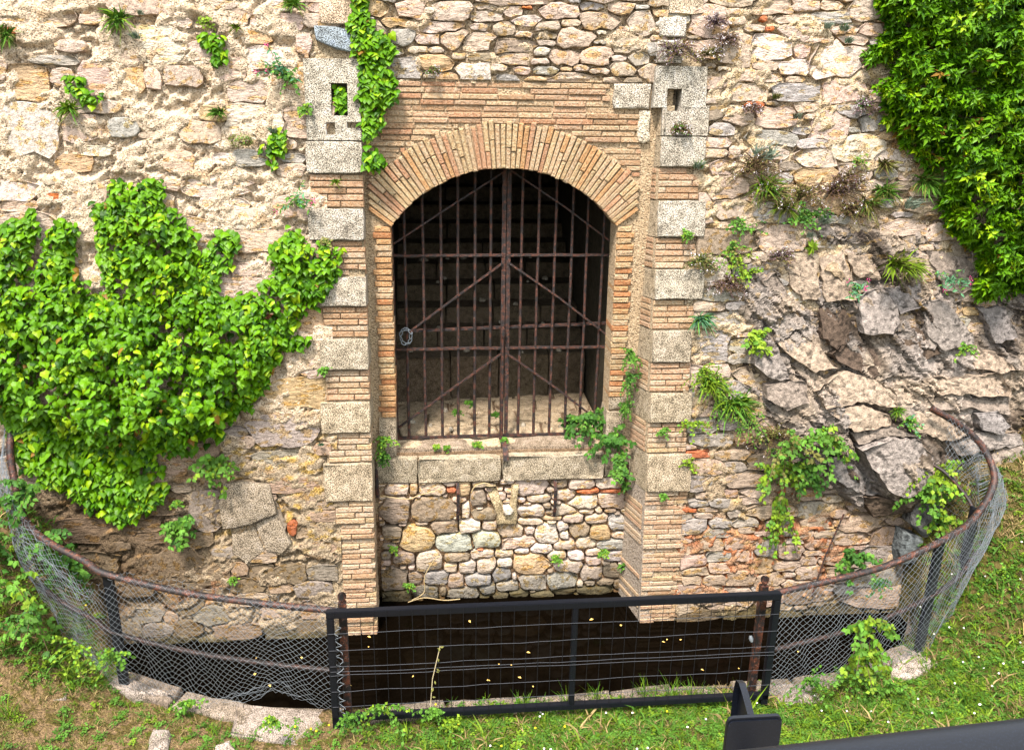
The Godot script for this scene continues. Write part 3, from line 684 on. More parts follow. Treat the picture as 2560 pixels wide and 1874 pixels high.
# ================================================================== granite and brick pilasters
func brick_mesh(L: float, H: float, D: float) -> ArrayMesh:       # front at z = 0, worn arris
	var mb := MB.new(); var b := 0.006
	var f := []; var g := []; var h := []
	for k in 4:
		var sx := -1.0 if k == 0 or k == 3 else 1.0; var sy := -1.0 if k < 2 else 1.0
		f.append(Vector3(sx * (L * 0.5 - b * rr(0.6, 1.9)), sy * (H * 0.5 - b * rr(0.5, 1.4)), rr(-0.003, 0.004)))
		g.append(Vector3(sx * L * 0.5, sy * H * 0.5, -b * rr(0.8, 1.8))); h.append(Vector3(sx * L * 0.5, sy * H * 0.5, -D))
	mb.quad(f[0], f[3], f[2], f[1])
	for k in 4:
		var j := (k + 1) % 4
		mb.quad(g[j], g[k], f[k], f[j]); mb.quad(h[j], h[k], g[k], g[j])
	return mb.mesh()
var BD := []                                  # the same, deep enough to show in a reveal
var BR := []                                  # worn brick shapes, each 0.28 x 0.044 m
func bricks_ready() -> void:
	if BR.is_empty():
		for k in 10:
			BR.append(brick_mesh(0.28, 0.044, 0.10)); BD.append(brick_mesh(0.28, 0.044, 0.28))
func lay(root: Node3D, x0: float, x1: float, y0: float, y1: float, row: float, L: float, mats: Array, worn := 0.0, skip := 0.0) -> void:     # courses of brick between two heights
	bricks_ready()
	var n := maxi(1, roundi((y1 - y0) / row)); var h := (y1 - y0) / n
	for j in n:
		var x := x0 - (L * rr(0.25, 0.75) if j % 2 else 0.0) + rr(-0.02, 0.0)
		while x < x1 - 0.02:
			var a := maxf(x, x0); var b := minf(x + L * rr(0.86, 1.1), x1)
			x = b + 0.007
			if b - a < 0.03 or rng.randf() < skip: continue
			var o := part("brick", BR[rng.randi() % BR.size()], mats[rng.randi() % mats.size()], root, Vector3((a + b) * 0.5, y0 + (j + 0.5) * h, rr(-0.012 - worn, 0.006)))
			o.transform.basis = Basis(Vector3(0, 0, 1), rr(-0.006, 0.006)) * Basis.from_scale(Vector3((b - a) / 0.28, (h - rr(0.006, 0.012)) / 0.044, 1.0))
func quoin(root: Node3D, x0: float, x1: float, y0: float, y1: float, col: Color, proud := 0.03, d := 0.62) -> void:
	var mb := stone_mb(rect_poly(x0, y0 + 0.005, x1, y1 - 0.005, 0.004, 0.08), 0.006, d, col, 0.35, 0.014)
	var c := Vector3((x0 + x1) * 0.5, (y0 + y1) * 0.5, proud)
	for q in mb.v.size(): mb.v[q] -= Vector3(c.x, c.y, 0)
	part("granite_block", mb.mesh(), M.granite, root, c)
func pilasters() -> void:
	var cream := [M.bricks[0], M.bricks[5], M.bricks[5], M.bricks[2], M.bricks[1]]
	var pink := [M.bricks[1], M.bricks[1], M.bricks[0], M.bricks[4], M.bricks[5]]
	for side in 2:
		var L := side == 0
		var root := thing("pilaster", "granite and brick pilaster left of the arch, ivy hanging beside its loophole" if L else "granite and brick pilaster right of the arch with empty dark loophole and purple heather", "pilaster", FB * Vector3(-1.5 if L else 1.5, 0, 0), "", FB)
		var sx := 850.0 if L else 1690.0
		# stretches from the top: top y, bottom y (on the photograph), outer edge, kind (0 granite, 1 brick, 2 old mixed brick)
		var runs := [[253, 352, -1.765, 3], [352, 434, -1.785, 0], [434, 520, -1.76, 1], [520, 601, -1.79, 0], [601, 690, -1.76, 1], [690, 766, -1.73, 0], [766, 845, -1.70, 1], [845, 925, -1.735, 0], [925, 1003, -1.70, 1], [1003, 1082, -1.76, 0], [1082, 1157, -1.70, 1], [1157, 1252, -1.755, 0], [1252, 1312, -1.66, 1], [1312, 1700, -1.62, 2]] if L else \
			[[262, 340, 1.70, 4], [340, 418, 1.69, 0], [418, 500, 1.65, 1], [500, 593, 1.72, 0], [593, 672, 1.66, 1], [672, 748, 1.74, 0], [748, 824, 1.67, 1], [824, 905, 1.65, 0], [905, 980, 1.66, 1], [980, 1055, 1.69, 0], [1055, 1132, 1.66, 1], [1132, 1227, 1.72, 0], [1227, 1700, 1.70, 2]]
		var inn := -1.31 if L else 1.285
		for q in runs:
			var y1: float = fl2(sx, q[0]).y; var y0: float = fl2(sx, q[1]).y
			var a: float = minf(q[2], inn); var b: float = maxf(q[2], inn)
			var g := Color(0.47, 0.435, 0.385).lerp(Color(0.47, 0.395, 0.295), ss(4.0, 1.6, y0)) * rr(0.94, 1.06)
			if q[3] == 0: quoin(root, a, b, y0, y1, g, rr(0.022, 0.036))
			elif q[3] == 1:
				lay(root, a, b, y0 + 0.004, y1 - 0.004, 0.052, 0.29, pink if y0 > 2.0 else cream, 0.0, 0.02)
			elif q[3] == 2:
				lay(root, a, b, y0, y1, 0.05, 0.30, cream + pink, 0.012, 0.05)
			elif q[3] == 3:        # block with two worn sinkings under the loophole
				var cs := CSGBox3D.new(); cs.size = Vector3(b - a, y1 - y0 - 0.01, 0.64); cs.name = "granite_block_090"; root.add_child(cs)
				cs.position = Vector3((a + b) * 0.5, (y0 + y1) * 0.5, 0.034 - 0.32); cs.material = smat(TX.granite, TX.granite_b, Vector3(0.72, 0.72, 0.72), 0.9, 0.8, lin(0.47, 0.44, 0.39))
				for k in [[-1.565, 4.705, 0.075, 0.10, 0.12], [-1.365, 4.735, 0.13, 0.05, 0.12], [-1.487, 4.87, 0.14, 0.12, 0.40]]:
					var cut := CSGBox3D.new(); cut.operation = CSGShape3D.OPERATION_SUBTRACTION; cut.size = Vector3(k[2], k[3], 0.2 + k[4]); cut.name = "cut"; cs.add_child(cut)
					cut.position = Vector3(k[0], k[1] + 0.02, 0.034 - k[4] + (0.2 + k[4]) * 0.5) - cs.position
					cut.rotation.x = 0.0
			else:                   # block with a raised tongue left of the hole foot
				var h0 := 1.318; var h1 := 1.448; var hy := 4.90
				part("granite_block", prism(PackedVector2Array([Vector2(a, y0 + .005), Vector2(b, y0 + .005), Vector2(b, y1 - .005), Vector2(h1, y1 - .005), Vector2(h1 - 0.01, hy), Vector2(h0 + 0.01, hy), Vector2(h0, y1 - .005), Vector2(a, y1 - .005)]), -0.6, 0.026, g).mesh(), M.granite, root)
				quoin(root, a + 0.015, h0 - 0.01, 4.735, 4.925, g * 1.05, 0.05, 0.05)
		# loophole block over the joint, then what is left of the courses over it
		if L:
			var y0 := 4.924; var h0 := -1.55; var h1 := -1.415; var ht := 5.09
			part("granite_block", prism(PackedVector2Array([Vector2(-1.765, y0), Vector2(h0, y0), Vector2(h0, ht), Vector2(h1, ht), Vector2(h1, y0), Vector2(inn, y0), Vector2(inn + 0.005, 5.285), Vector2(-1.77, 5.28)]), -0.6, 0.032, Color(0.48, 0.45, 0.395)).mesh(), M.granite, root)
			part("blue_slate_stone", stone_mb(PackedVector2Array([Vector2(-1.66, 5.43), Vector2(-1.5, 5.36), Vector2(-1.33, 5.33), Vector2(-1.32, 5.5), Vector2(-1.5, 5.535), Vector2(-1.67, 5.54)]), 0.02, 0.3, Color(0.30, 0.36, 0.43), 0.5).mesh(), M.granite, root, Vector3(0, 0, 0.02))
			quoin(root, -1.62, inn, 5.55, 5.74, Color(0.58, 0.46, 0.36), 0.02); quoin(root, -1.58, inn, 5.74, 5.95, Color(0.58, 0.48, 0.38), 0.02); quoin(root, -1.7, inn, 5.95, 6.3, Color(0.55, 0.46, 0.36), 0.02)
			lay(root, -1.76, -1.70, 5.28, 5.40, 0.05, 0.06, pink)
		else:
			var y0 := 4.928; var h0 := 1.318; var h1 := 1.448; var ht := 5.085
			part("granite_block", prism(PackedVector2Array([Vector2(1.20, y0), Vector2(h0, y0), Vector2(h0, ht), Vector2(h1, ht), Vector2(h1, y0), Vector2(1.665, y0), Vector2(1.665, 5.27), Vector2(1.21, 5.27)]), -0.6, 0.03, Color(0.46, 0.435, 0.39)).mesh(), M.granite, root)
			quoin(root, 1.225, 1.46, 5.50, 5.67, Color(0.60, 0.57, 0.53), 0.03); quoin(root, 1.22, 1.44, 5.29, 5.49, Color(0.53, 0.49, 0.44), 0.02); quoin(root, 1.24, 1.6, 5.69, 6.3, Color(0.55, 0.46, 0.36), 0.02)
		var core := MB.new()
		if L: core.box(Vector3(-1.72, -0.6, -0.55), Vector3(-1.322, 4.80, -0.03), Color(0.46, 0.38, 0.28)); core.box(Vector3(-1.72, 5.2, -0.55), Vector3(-1.33, 6.4, -0.03), Color(0.46, 0.38, 0.28))
		else: core.box(Vector3(1.297, -0.6, -0.55), Vector3(1.66, 4.80, -0.03), Color(0.46, 0.38, 0.28)); core.box(Vector3(1.26, 5.2, -0.55), Vector3(1.62, 6.4, -0.03), Color(0.46, 0.38, 0.28))
		core.box(Vector3(-1.75, 4.7, -0.62), Vector3(-1.34, 5.3, -0.45), Color(0.05, 0.04, 0.03)) if L else core.box(Vector3(1.25, 4.7, -0.62), Vector3(1.7, 5.3, -0.45), Color(0.05, 0.04, 0.03))  # near-black backing: the shade deep in the loophole is put into its colour
		part("mortar_bed", core.mesh(), M.mortar, root)
		# the flank toward the gate is splayed on the right pilaster
		if not L:
			for q in runs:
				var y1: float = fl2(sx, q[0]).y; var y0: float = fl2(sx, q[1]).y
				var d0 := maxf(0.05, 0.585 - y0 * TB); var d1 := maxf(0.05, 0.585 - y1 * TB)
				var fx := 1.283; var b0 := fx - 0.105 * d0 / 0.57; var b1 := fx - 0.105 * d1 / 0.57; var wf := 0.004 if q[3] == 0 else -0.02
				var m := MB.new(); var gap := 0.004
				var f0 := Vector3(fx, y0 + gap, wf); var f1 := Vector3(fx, y1 - gap, wf); var k0 := Vector3(b0, y0 + gap, -d0); var k1 := Vector3(b1, y1 - gap, -d1); var dx := Vector3(0.12, 0, 0)
				var tc := Color(0.47, 0.395, 0.295) if q[3] == 0 else (Color(0.5, 0.41, 0.31) if y0 > 0.5 else Color(0.40, 0.35, 0.32))
				m.quad(k0, k1, f1, f0, tc); m.quad(f0, f1, f1 + dx, f0 + dx, tc); m.quad(f1, k1, k1 + dx, f1 + dx, tc); m.quad(k0, f0, f0 + dx, k0 + dx, tc)
				part("flank_block" if q[3] == 0 else "flank_mortar", m.mesh(), M.granite if q[3] == 0 else M.mortar, root)
		# the flank that faces the gate: brick ends and mortar
		var wx := -1.326 if L else 1.281
		for q in runs:
			if q[3] == 1 or q[3] == 2:
				var y1: float = fl2(sx, q[0]).y; var y0: float = fl2(sx, q[1]).y
				var n := maxi(1, roundi((y1 - y0) / 0.052))
				for j in n:
					var yy := y0 + (j + 0.5) * (y1 - y0) / n
					var d := minf(0.56, 0.57 - yy * TB + 0.02)
					if d < 0.12 or (y0 < 0.9 and rng.randf() < 0.6): continue
					var o := part("brick", BR[rng.randi() % BR.size()], pink[rng.randi() % 5], root, Vector3(wx + (0.008 if L else -0.006 - 0.105 * (d * 0.5 + 0.03) / 0.57), yy, -d * 0.5 - 0.03))
					o.transform.basis = Basis(Vector3.UP, PI * 0.5 if L else -PI * 0.5 + 0.182) * Basis.from_scale(Vector3((d - 0.06) / 0.28, 0.9, 0.3))
		for o in root.get_children(): o.position.x += 1.5 if L else -1.5

# ================================================================== brick archway in the recess
func archway() -> void:
	bricks_ready()
	var root := thing("brick_archway", "orange brick arch, spandrels and jambs framing the barred gate", "archway", Vector3(0, 1.6, ZR))
	var cx := -0.07; var cy := 3.107; var Ri := 1.265; var Re := 1.655
	var o1 := Vector3(0, -1.6, 0)
	var xl := -1.275; var xr := 1.135
	var tones := [M.bricks[0], M.bricks[2], M.bricks[2], M.bricks[2], M.bricks[6], M.bricks[0], M.bricks[3]]
	var half := 0.937; var n := 58
	for k in n:
		var a := -half + (k + 0.5) * 2.0 * half / n
		var d := Vector2(sin(a), cos(a))
		var lim := Re + rr(-0.02, 0.02)
		if d.x < -0.01: lim = minf(lim, (xl - cx) / d.x)
		elif d.x > 0.01: lim = minf(lim, (xr - cx) / d.x)
		var cuts := [Ri, lim]
		if rng.randf() < 0.6 and lim - Ri > 0.3: cuts = [Ri, Ri + (lim - Ri) * rr(0.35, 0.65), lim]
		for q in cuts.size() - 1:
			var r0: float = cuts[q] + (0.006 if q else rr(-0.006, 0.006)); var r1: float = cuts[q + 1]; var rm := (r0 + r1) * 0.5
			var th := 2.0 * half / n * (r0 * 0.55 + r1 * 0.45) - rr(0.006, 0.011)
			var o := part("voussoir", BD[rng.randi() % BD.size()], tones[rng.randi() % tones.size()], root, o1 + Vector3(cx + d.x * rm, cy + d.y * rm, 0.014 + rr(-0.006, 0.006)))
			o.transform.basis = Basis(Vector3(0, 0, 1), PI * 0.5 - a + rr(-0.004, 0.004)) * Basis.from_scale(Vector3((r1 - r0) / 0.28, th / 0.044, 1.0))
	# courses round and over the ring
	var y := 3.90; var row := 0.0497; var top := 5.10; var j := 0
	while y + row * 0.5 < top:
		var yc := y + row * 0.5; var segs := []
		var e := Re + 0.012
		var lx := -1.27 if yc < 4.62 else (-1.16 if yc < 4.9 else -1.06); var rx := 1.14 if yc < 4.86 else 0.83
		if yc + row * 0.4 - cy < e:
			var s := sqrt(maxf(0.0, e * e - (yc - cy) * (yc - cy)))
			segs = [[lx, cx - s], [cx + s, rx]]
		else: segs = [[lx, rx]]
		for sg in segs:
			if sg[1] - sg[0] < 0.05: continue
			lay(root, sg[0], sg[1], y, y + row, row, 0.30, [M.bricks[0], M.bricks[1], M.bricks[1], M.bricks[0], M.bricks[4], M.bricks[3]], 0.006, 0.01)
		y += row; j += 1
	for o in root.get_children():
		if o.name.begins_with("brick"): o.position.y -= 1.6
	# jambs
	var jr := 33
	for k in jr:
		var yy := 2.03 + (k + 0.5) * (3.86 - 2.03) / jr
		for s in 2:
			if s == 1 and yy < 2.22: continue
			var w := rr(0.145, 0.165) if k % 2 else rr(0.125, 0.145)
			var xc := -1.09 - w * 0.5 if s == 0 else 0.965 + w * 0.5
			var o := part("jamb_brick", BD[rng.randi() % BD.size()], [M.bricks[6], M.bricks[2], M.bricks[6], M.bricks[7], M.bricks[0]][rng.randi() % 5], root, o1 + Vector3(xc + rr(-0.006, 0.006), yy, rr(0.0, 0.014)))
			o.transform.basis = Basis(Vector3(0, 0, 1), rr(-0.012, 0.012)) * Basis.from_scale(Vector3(w / 0.28, (0.0555 - rr(0.007, 0.012)) / 0.044, 1.0))
	for g in [[-1.26, -1.095, 1.62, 2.03], [0.955, 1.13, 1.62, 2.05], [0.97, 1.13, 2.07, 2.2]]:
		var mb := stone_mb(rect_poly(g[0], g[2], g[1], g[3], 0.004, 0.08), 0.006, 0.28, Color(0.42, 0.36, 0.28), 0.4, 0.014)
		part("jamb_stone", mb.mesh(), M.granite, root, o1 + Vector3(0, 0, 0.005))
	var mb := stone_mb(rect_poly(0.86, 4.885, 1.19, 5.10, 0.006, 0.07), 0.01, 0.2, Color(0.56, 0.51, 0.45), 0.5, 0.02)
	part("granite_block", mb.mesh(), M.granite, root, o1 + Vector3(0, 0, 0.012))
	mb = stone_mb(rect_poly(1.10, 4.60, 1.20, 4.87, 0.012, 0.05), 0.01, 0.1, Color(0.72, 0.66, 0.58), 0.6, 0.02)
	part("plaster_patch", mb.mesh(), M.mortar, root, o1 + Vector3(0, 0, 0.012))
	# mortar behind the bricks: a slab with the opening left out
	var op := PackedVector2Array([Vector2(-1.40, 1.0), Vector2(-1.098, 1.0), Vector2(-1.098, 3.86)])
	for k in 25:
		var a := -half + 2.0 * half * k / 24.0
		op.append(Vector2(cx + sin(a) * (Ri + 0.008), cy + cos(a) * (Ri + 0.008)))
	op.append(Vector2(0.975, 1.0)); op.append(Vector2(1.40, 1.0)); op.append(Vector2(1.40, 5.14)); op.append(Vector2(-1.40, 5.14))
	part("mortar_bed", prism(op, -0.285, -0.022, Color(0.58, 0.46, 0.34)).mesh(), M.mortar, root, o1)

# ================================================================== granite sill and dry wall under the gate
func sill_wall() -> void:
	var root := thing("gate_sill", "long granite sill blocks and threshold beneath the iron gate", "stone sill", Vector3(0, 1.35, -0.5))
	var o := Vector3(0, -1.35, 0.5)
	for q in [[-1.30, -0.90, 1.352, 1.605, -0.54], [-0.895, -0.075, 1.352, 1.605, -0.525], [-0.068, 0.955, 1.352, 1.61, -0.52], [0.962, 1.24, 1.352, 1.60, -0.545]]:
		var mb := stone_mb(rect_poly(q[0], q[2], q[1], q[3], 0.004, 0.09), 0.006, 0.36, Color(0.47, 0.405, 0.315) * rr(0.93, 1.05), 0.35, 0.014)
		part("sill_block", mb.mesh(), M.granite, root, o + Vector3(0, 0, q[4]))
	var st := MB.new()
	for q in [[-1.12, -0.06], [-0.055, 0.99]]:
		var mb := stone_mb(rect_poly(q[0], -0.98, q[1], -0.70, 0.006, 0.09), 0.006, 0.05, Color(0.36, 0.29, 0.225), 0.5, 0.014)
		for k in mb.v.size():
			mb.v[k] = Vector3(mb.v[k].x, mb.v[k].z, -mb.v[k].y - 1.62); mb.n[k] = Vector3(mb.n[k].x, mb.n[k].z, -mb.n[k].y)
		part("threshold", mb.mesh(), M.granite, root, o + Vector3(0, 1.672, 0))
	var bed := MB.new(); bed.box(Vector3(-1.13, 1.3, -0.95), Vector3(0.98, 1.60, -0.59), Color(0.36, 0.28, 0.2)); part("mortar_bed", bed.mesh(), M.mortar, root, o)
	var S := []
	conv([300, 130, 170, 100, 0, 420, 130, 70, 100, 2, 560, 130, 200, 90, 0, 810, 130, 90, 110, 2, 280, 300, 220, 200, 3, 565, 295, 330, 180, 3, 830, 300, 65, 130, 5, 925, 215, 110, 120, 3, 965, 335, 170, 90, 3, 1155, 75, 100, 30, 5, 1330, 130, 230, 120, 0,
		1390, 205, 180, 60, 0, 1600, 180, 170, 80, 0, 1730, 90, 180, 80, 0, 1960, 90, 180, 110, 0, 1790, 145, 180, 40, 4, 1970, 140, 180, 40, 4, 1340, 300, 190, 90, 0, 1760, 235, 210, 100, 5, 1605, 300, 170, 80, 0, 1970, 225, 200, 120, 0, 1780, 305, 120, 35, 0,
		1330, 385, 200, 60, 0, 1500, 360, 160, 30, 2, 1670, 360, 160, 90, 0, 1855, 365, 180, 70, 0, 2010, 395, 150, 120, 6, 265, 475, 150, 110, 3, 450, 515, 260, 210, 2, 655, 425, 220, 120, 3, 860, 420, 165, 110, 5, 1015, 420, 115, 80, 0, 1180, 450, 195, 120, 0,
		1330, 455, 85, 75, 0, 1465, 480, 180, 150, 5, 1585, 430, 100, 90, 5, 1600, 490, 75, 80, 5, 1720, 450, 145, 110, 3, 1885, 465, 150, 120, 2, 2030, 490, 110, 60, 0, 735, 555, 270, 140, 1, 990, 525, 220, 130, 1, 1250, 550, 240, 95, 8], 900, 1180, 3.1347, S, true)
	conv([1605, 570, 165, 70, 0, 1765, 560, 155, 90, 0, 1980, 570, 200, 90, 6, 1420, 595, 160, 75, 5, 1270, 615, 110, 50, 5, 1130, 640, 150, 60, 0, 960, 645, 175, 75, 0, 755, 665, 200, 80, 3, 550, 695, 205, 170, 0, 340, 670, 170, 100, 3, 1540, 650, 150, 80, 0,
		1690, 655, 135, 85, 5, 1830, 625, 130, 60, 0, 1990, 650, 200, 90, 6, 710, 745, 110, 75, 0, 840, 740, 140, 95, 0, 990, 725, 150, 130, 0, 1135, 705, 120, 80, 5, 1335, 720, 270, 160, 2, 1635, 730, 200, 120, 0, 1835, 695, 125, 85, 0, 1975, 770, 140, 110, 3,
		2060, 720, 90, 40, 0, 275, 840, 190, 180, 3, 430, 830, 110, 90, 3, 600, 835, 180, 120, 6, 750, 850, 125, 110, 0, 930, 840, 210, 90, 6, 1105, 805, 150, 130, 6, 1210, 820, 45, 70, 5, 1815, 785, 160, 115, 0, 1350, 860, 210, 105, 6, 1580, 840, 220, 125, 6,
		1720, 870, 60, 40, 5, 300, 970, 200, 100, 3, 520, 935, 220, 95, 6, 650, 930, 70, 70, 3, 800, 945, 240, 85, 6, 1000, 915, 130, 75, 6, 1160, 890, 180, 80, 6, 1250, 950, 150, 60, 3, 1420, 960, 180, 50, 3, 1600, 930, 160, 50, 3, 1800, 860, 90, 45, 3, 1850, 920, 270, 60, 3, 1920, 855, 140, 50, 3, 2055, 875, 130, 80, 3], 900, 1180, 3.1347, S, true)
	var R := PackedVector2Array([Vector2(-1.29, -0.35), Vector2(1.29, -0.35), Vector2(1.25, 1.34), Vector2(-1.29, 1.34)])
	pack_fill(S, R, [0.07, 0.05, 0.035, 0.025], [200, 500, 900, 1500], Vector2(1.0, 2.0))
	root = thing("dry_stone_wall", "drystone rubble wall beneath the granite sill, its foot in dark water", "stone wall", Vector3(0, 0, ZR))
	build_stones(S, R, root, {"cap": 1.4, "gap0": 0.004, "gap1": 0.009, "wob": 0.10, "proud0": 0.018, "proud1": 0.042, "depth": 0.09, "rough": 0.8, "bevel": 0.010, "most": 200, "tone": func(p: Vector2, i: int): return damp(tone(i if i >= 0 else [0, 8, 3][rng.randi() % 3]) * (1.12 if p.y > 0.3 else 0.85), p)})
	mortar("mortar", root, Vector2(-1.34, -0.4), Vector2(1.34, 1.36), 0.022, -0.022, 0.018, 0.0, func(p): return damp(Color(0.40, 0.27, 0.18), p))
	var core := MB.new(); core.box(Vector3(-1.4, -0.6, -0.6), Vector3(1.4, 1.33, -0.12), Color(0.3, 0.22, 0.15)); part("wall_core", core.mesh(), M.mortar, root)
	# stone spout: two cheeks and a lip
	for q in [[[-0.235, 1.30], [-0.115, 0.97], [-0.115, 0.90], [-0.03, 0.90], [-0.03, 1.0], [-0.13, 1.30]], [[0.03, 1.30], [0.005, 1.0], [0.01, 0.90], [0.085, 0.90], [0.085, 1.15], [0.10, 1.30]], [[-0.12, 0.87], [0.085, 0.865], [0.09, 0.985], [-0.115, 0.985]]]:
		var poly := PackedVector2Array()
		for i in q.size():
			for k in 3:
				var e: Array = q[(i + 1) % q.size()]; poly.append(Vector2(lerpf(q[i][0], e[0], k / 3.0), lerpf(q[i][1], e[1], k / 3.0)))
		part("spout_stone", stone_mb(poly, 0.02, 0.12, Color(0.52, 0.42, 0.27), 0.7, 0.02).mesh(), M.granite, root, Vector3(0, 0, 0.05))
	part("pale_wedge_stone", stone_mb(PackedVector2Array([Vector2(-0.06, 1.08), Vector2(-0.05, 1.0), Vector2(0.02, 0.99), Vector2(0.05, 1.04), Vector2(0.0, 1.09)]), 0.03, 0.05, Color(0.78, 0.71, 0.62)).mesh(), M.stones[1], root, Vector3(0, 0, 0.085))
	for x in [[-0.51, 0.83], [0.46, 0.86]]:
		var t := MB.new()
		t.tube([Vector3(x[0], 1.345, 0.04), Vector3(x[0] + 0.004, 1.25, 0.085), Vector3(x[0] + 0.004, 1.05, 0.075), Vector3(x[0], 1.06 - 0.12, 0.05)], 0.022, 4, Color.WHITE, 0.45)
		part("iron_strap", t.mesh(), M.rust, root)

# ================================================================== bedrock rising out of the right wall
func outcrop() -> void:
	var outl := []
	for q in [[1850, 700], [1905, 640], [1960, 600], [2060, 560], [2200, 575], [2330, 600], [2470, 640], [2560, 730], [2680, 800], [2680, 1150], [2560, 1135], [2480, 1120], [2400, 1180], [2330, 1290], [2240, 1300], [2150, 1260], [2080, 1225], [1985, 1190], [1890, 1120], [1850, 1040], [1880, 960], [1850, 860]]:
		outl.append(fl2(q[0], q[1]))
	var poly := PackedVector2Array(outl)
	var lo := Vector2(1.9, 0.75); var hi := Vector2(5.6, 4.1); var step := 0.013
	var nu := int((hi.x - lo.x) / step) + 1; var nv := int((hi.y - lo.y) / step) + 1
	# slabs of schist dipping to the lower right; each slab is a plane of its own
	var seeds := []
	for k in 75:
		var c := Vector2(rr(lo.x, hi.x), rr(lo.y, hi.y))
		var big := rr(0, 1)
		seeds.append([c, rr(-0.05, 0.09), Vector2(rr(-0.30, 0.30), rr(-0.50, 0.05)), rr(0.78, 1.15), rr(0.6, 1.5)])
	var ang := deg_to_rad(46.0); var ca := cos(ang); var sa := sin(ang)
	var P := PackedVector3Array(); var C := PackedColorArray()
	var face := fl2(2240, 1165); var n := poly.size()
	for j in nv:
		for i in nu:
			var p := Vector2(lo.x + i * step, lo.y + j * step)
			var inside := Geometry2D.is_point_in_polygon(p, poly); var dm := 1e9
			for k in n: dm = minf(dm, p.distance_to(Geometry2D.get_closest_point_to_segment(p, poly[k], poly[(k + 1) % n])))
			var sd := dm if inside else -dm
			sd += 0.06 * NW.get_noise_2d(p.x * 4.0, p.y * 4.0)
			if sd < -0.10:
				P.append(Vector3(p.x, p.y, -0.14)); C.append(Color(0.3, 0.27, 0.24)); continue
			var q := p + Vector2(NW.get_noise_2d(p.x * 3.0, p.y * 3.0), NW.get_noise_2d(p.x * 3.0 + 30.0, p.y * 3.0)) * 0.06 + Vector2(NW.get_noise_2d(p.x * 14.0, p.y * 14.0), NW.get_noise_2d(p.x * 14.0 + 30.0, p.y * 14.0)) * 0.012
			var best := 1e9; var bs = seeds[0]
			for s in seeds:
				var d: Vector2 = q - s[0]
				if absf(d.x) > 1.0 or absf(d.y) > 1.0: continue
				var e := Vector2(d.x * ca - d.y * sa, d.x * sa + d.y * ca) * Vector2(0.55, 1.5)
				var l: float = e.length() * s[4]
				if l < best:
					best = l; bs = s
			var dd: Vector2 = p - bs[0]
			var w: float = 0.0 + bs[1] * 0.6 + bs[2].dot(dd) * 0.30
			var low := ss(3.4, 1.9, p.y)
			w += 0.12 * low * ss(0.0, 0.55, sd) + 0.12 * ss(0.75, 0.1, p.distance_to(face) / 0.62)
			# thin foliation steps along the dip
			var along := (p.x * sa + p.y * ca) + 0.06 * NW.get_noise_2d(p.x * 5.0, p.y * 5.0)
			var f := along * 13.0 + 1.5 * NW.get_noise_2d(p.x * 2.0, p.y * 2.0)
			w += 0.036 * (f - floorf(f)) * ss(-0.25, 0.25, NW.get_noise_2d(p.x * 1.8 + 70.0, p.y * 1.8))
			var g2 := Vector2(p.x * ca - p.y * sa, p.x * sa + p.y * ca) + Vector2(NW.get_noise_2d(p.x * 6.0, p.y * 6.0), NW.get_noise_2d(p.x * 6.0 + 9.0, p.y * 6.0)) * 0.04
			w += 0.034 * NC.get_noise_2d(g2.x * 3.2, g2.y * 7.5) + 0.018 * NC.get_noise_2d(g2.x * 9.0 + 40.0, g2.y * 20.0)
			w -= 0.05 * ss(0.045, 0.008, absf(NW.get_noise_2d(g2.x * 1.2 + 5.0, g2.y * 2.6))) * ss(-0.2, 0.1, NW.get_noise_2d(p.x * 1.3, p.y * 1.3 + 9.0))
			w += 0.006 * NZ.get_noise_2d(p.x * 9.0, p.y * 11.0)
			w = lerpf(-0.14, w, ss(-0.10, 0.05, sd))
			P.append(Vector3(p.x, p.y, w))
			var warm: float = ss(-0.3, 0.4, NW.get_noise_2d(p.x * 1.6, p.y * 1.6 + 20.0))
			var c: Color = Color(0.345, 0.32, 0.295).lerp(Color(0.42, 0.36, 0.285), warm) * bs[3]
			c = c.lerp(Color(0.075, 0.058, 0.042), 0.85 * ss(0.12, 0.4, NZ.get_noise_2d(p.x * 1.4 + 5.0 + p.y, p.y * 1.4 + p.x)))
			c = c.lerp(Color(0.40, 0.27, 0.08), 0.5 * ss(0.3, 0.45, NZ.get_noise_2d(p.x * 8.0 + 5.0, p.y * 8.0)) * ss(2.6, 3.2, p.y))
			C.append(c)
	var root := thing("rock_outcrop", "jagged grey-tan bedrock of tilted slabs bulging from the right wall above the netting", "rock", FB * Vector3(3.6, 0.8, 0), "", FB)
	var o := Vector3(-3.6, -0.8, 0)
	part("rock_face", facet_mesh(nu, nv, P, C), M.rock, root, o)
	# the big split slabs: outline, how far proud, lean across and up, tone
	var tn := [[0.44, 0.37, 0.29], [0.36, 0.335, 0.31], [0.29, 0.28, 0.275], [0.13, 0.10, 0.075], [0.50, 0.40, 0.27], [0.33, 0.29, 0.25]]
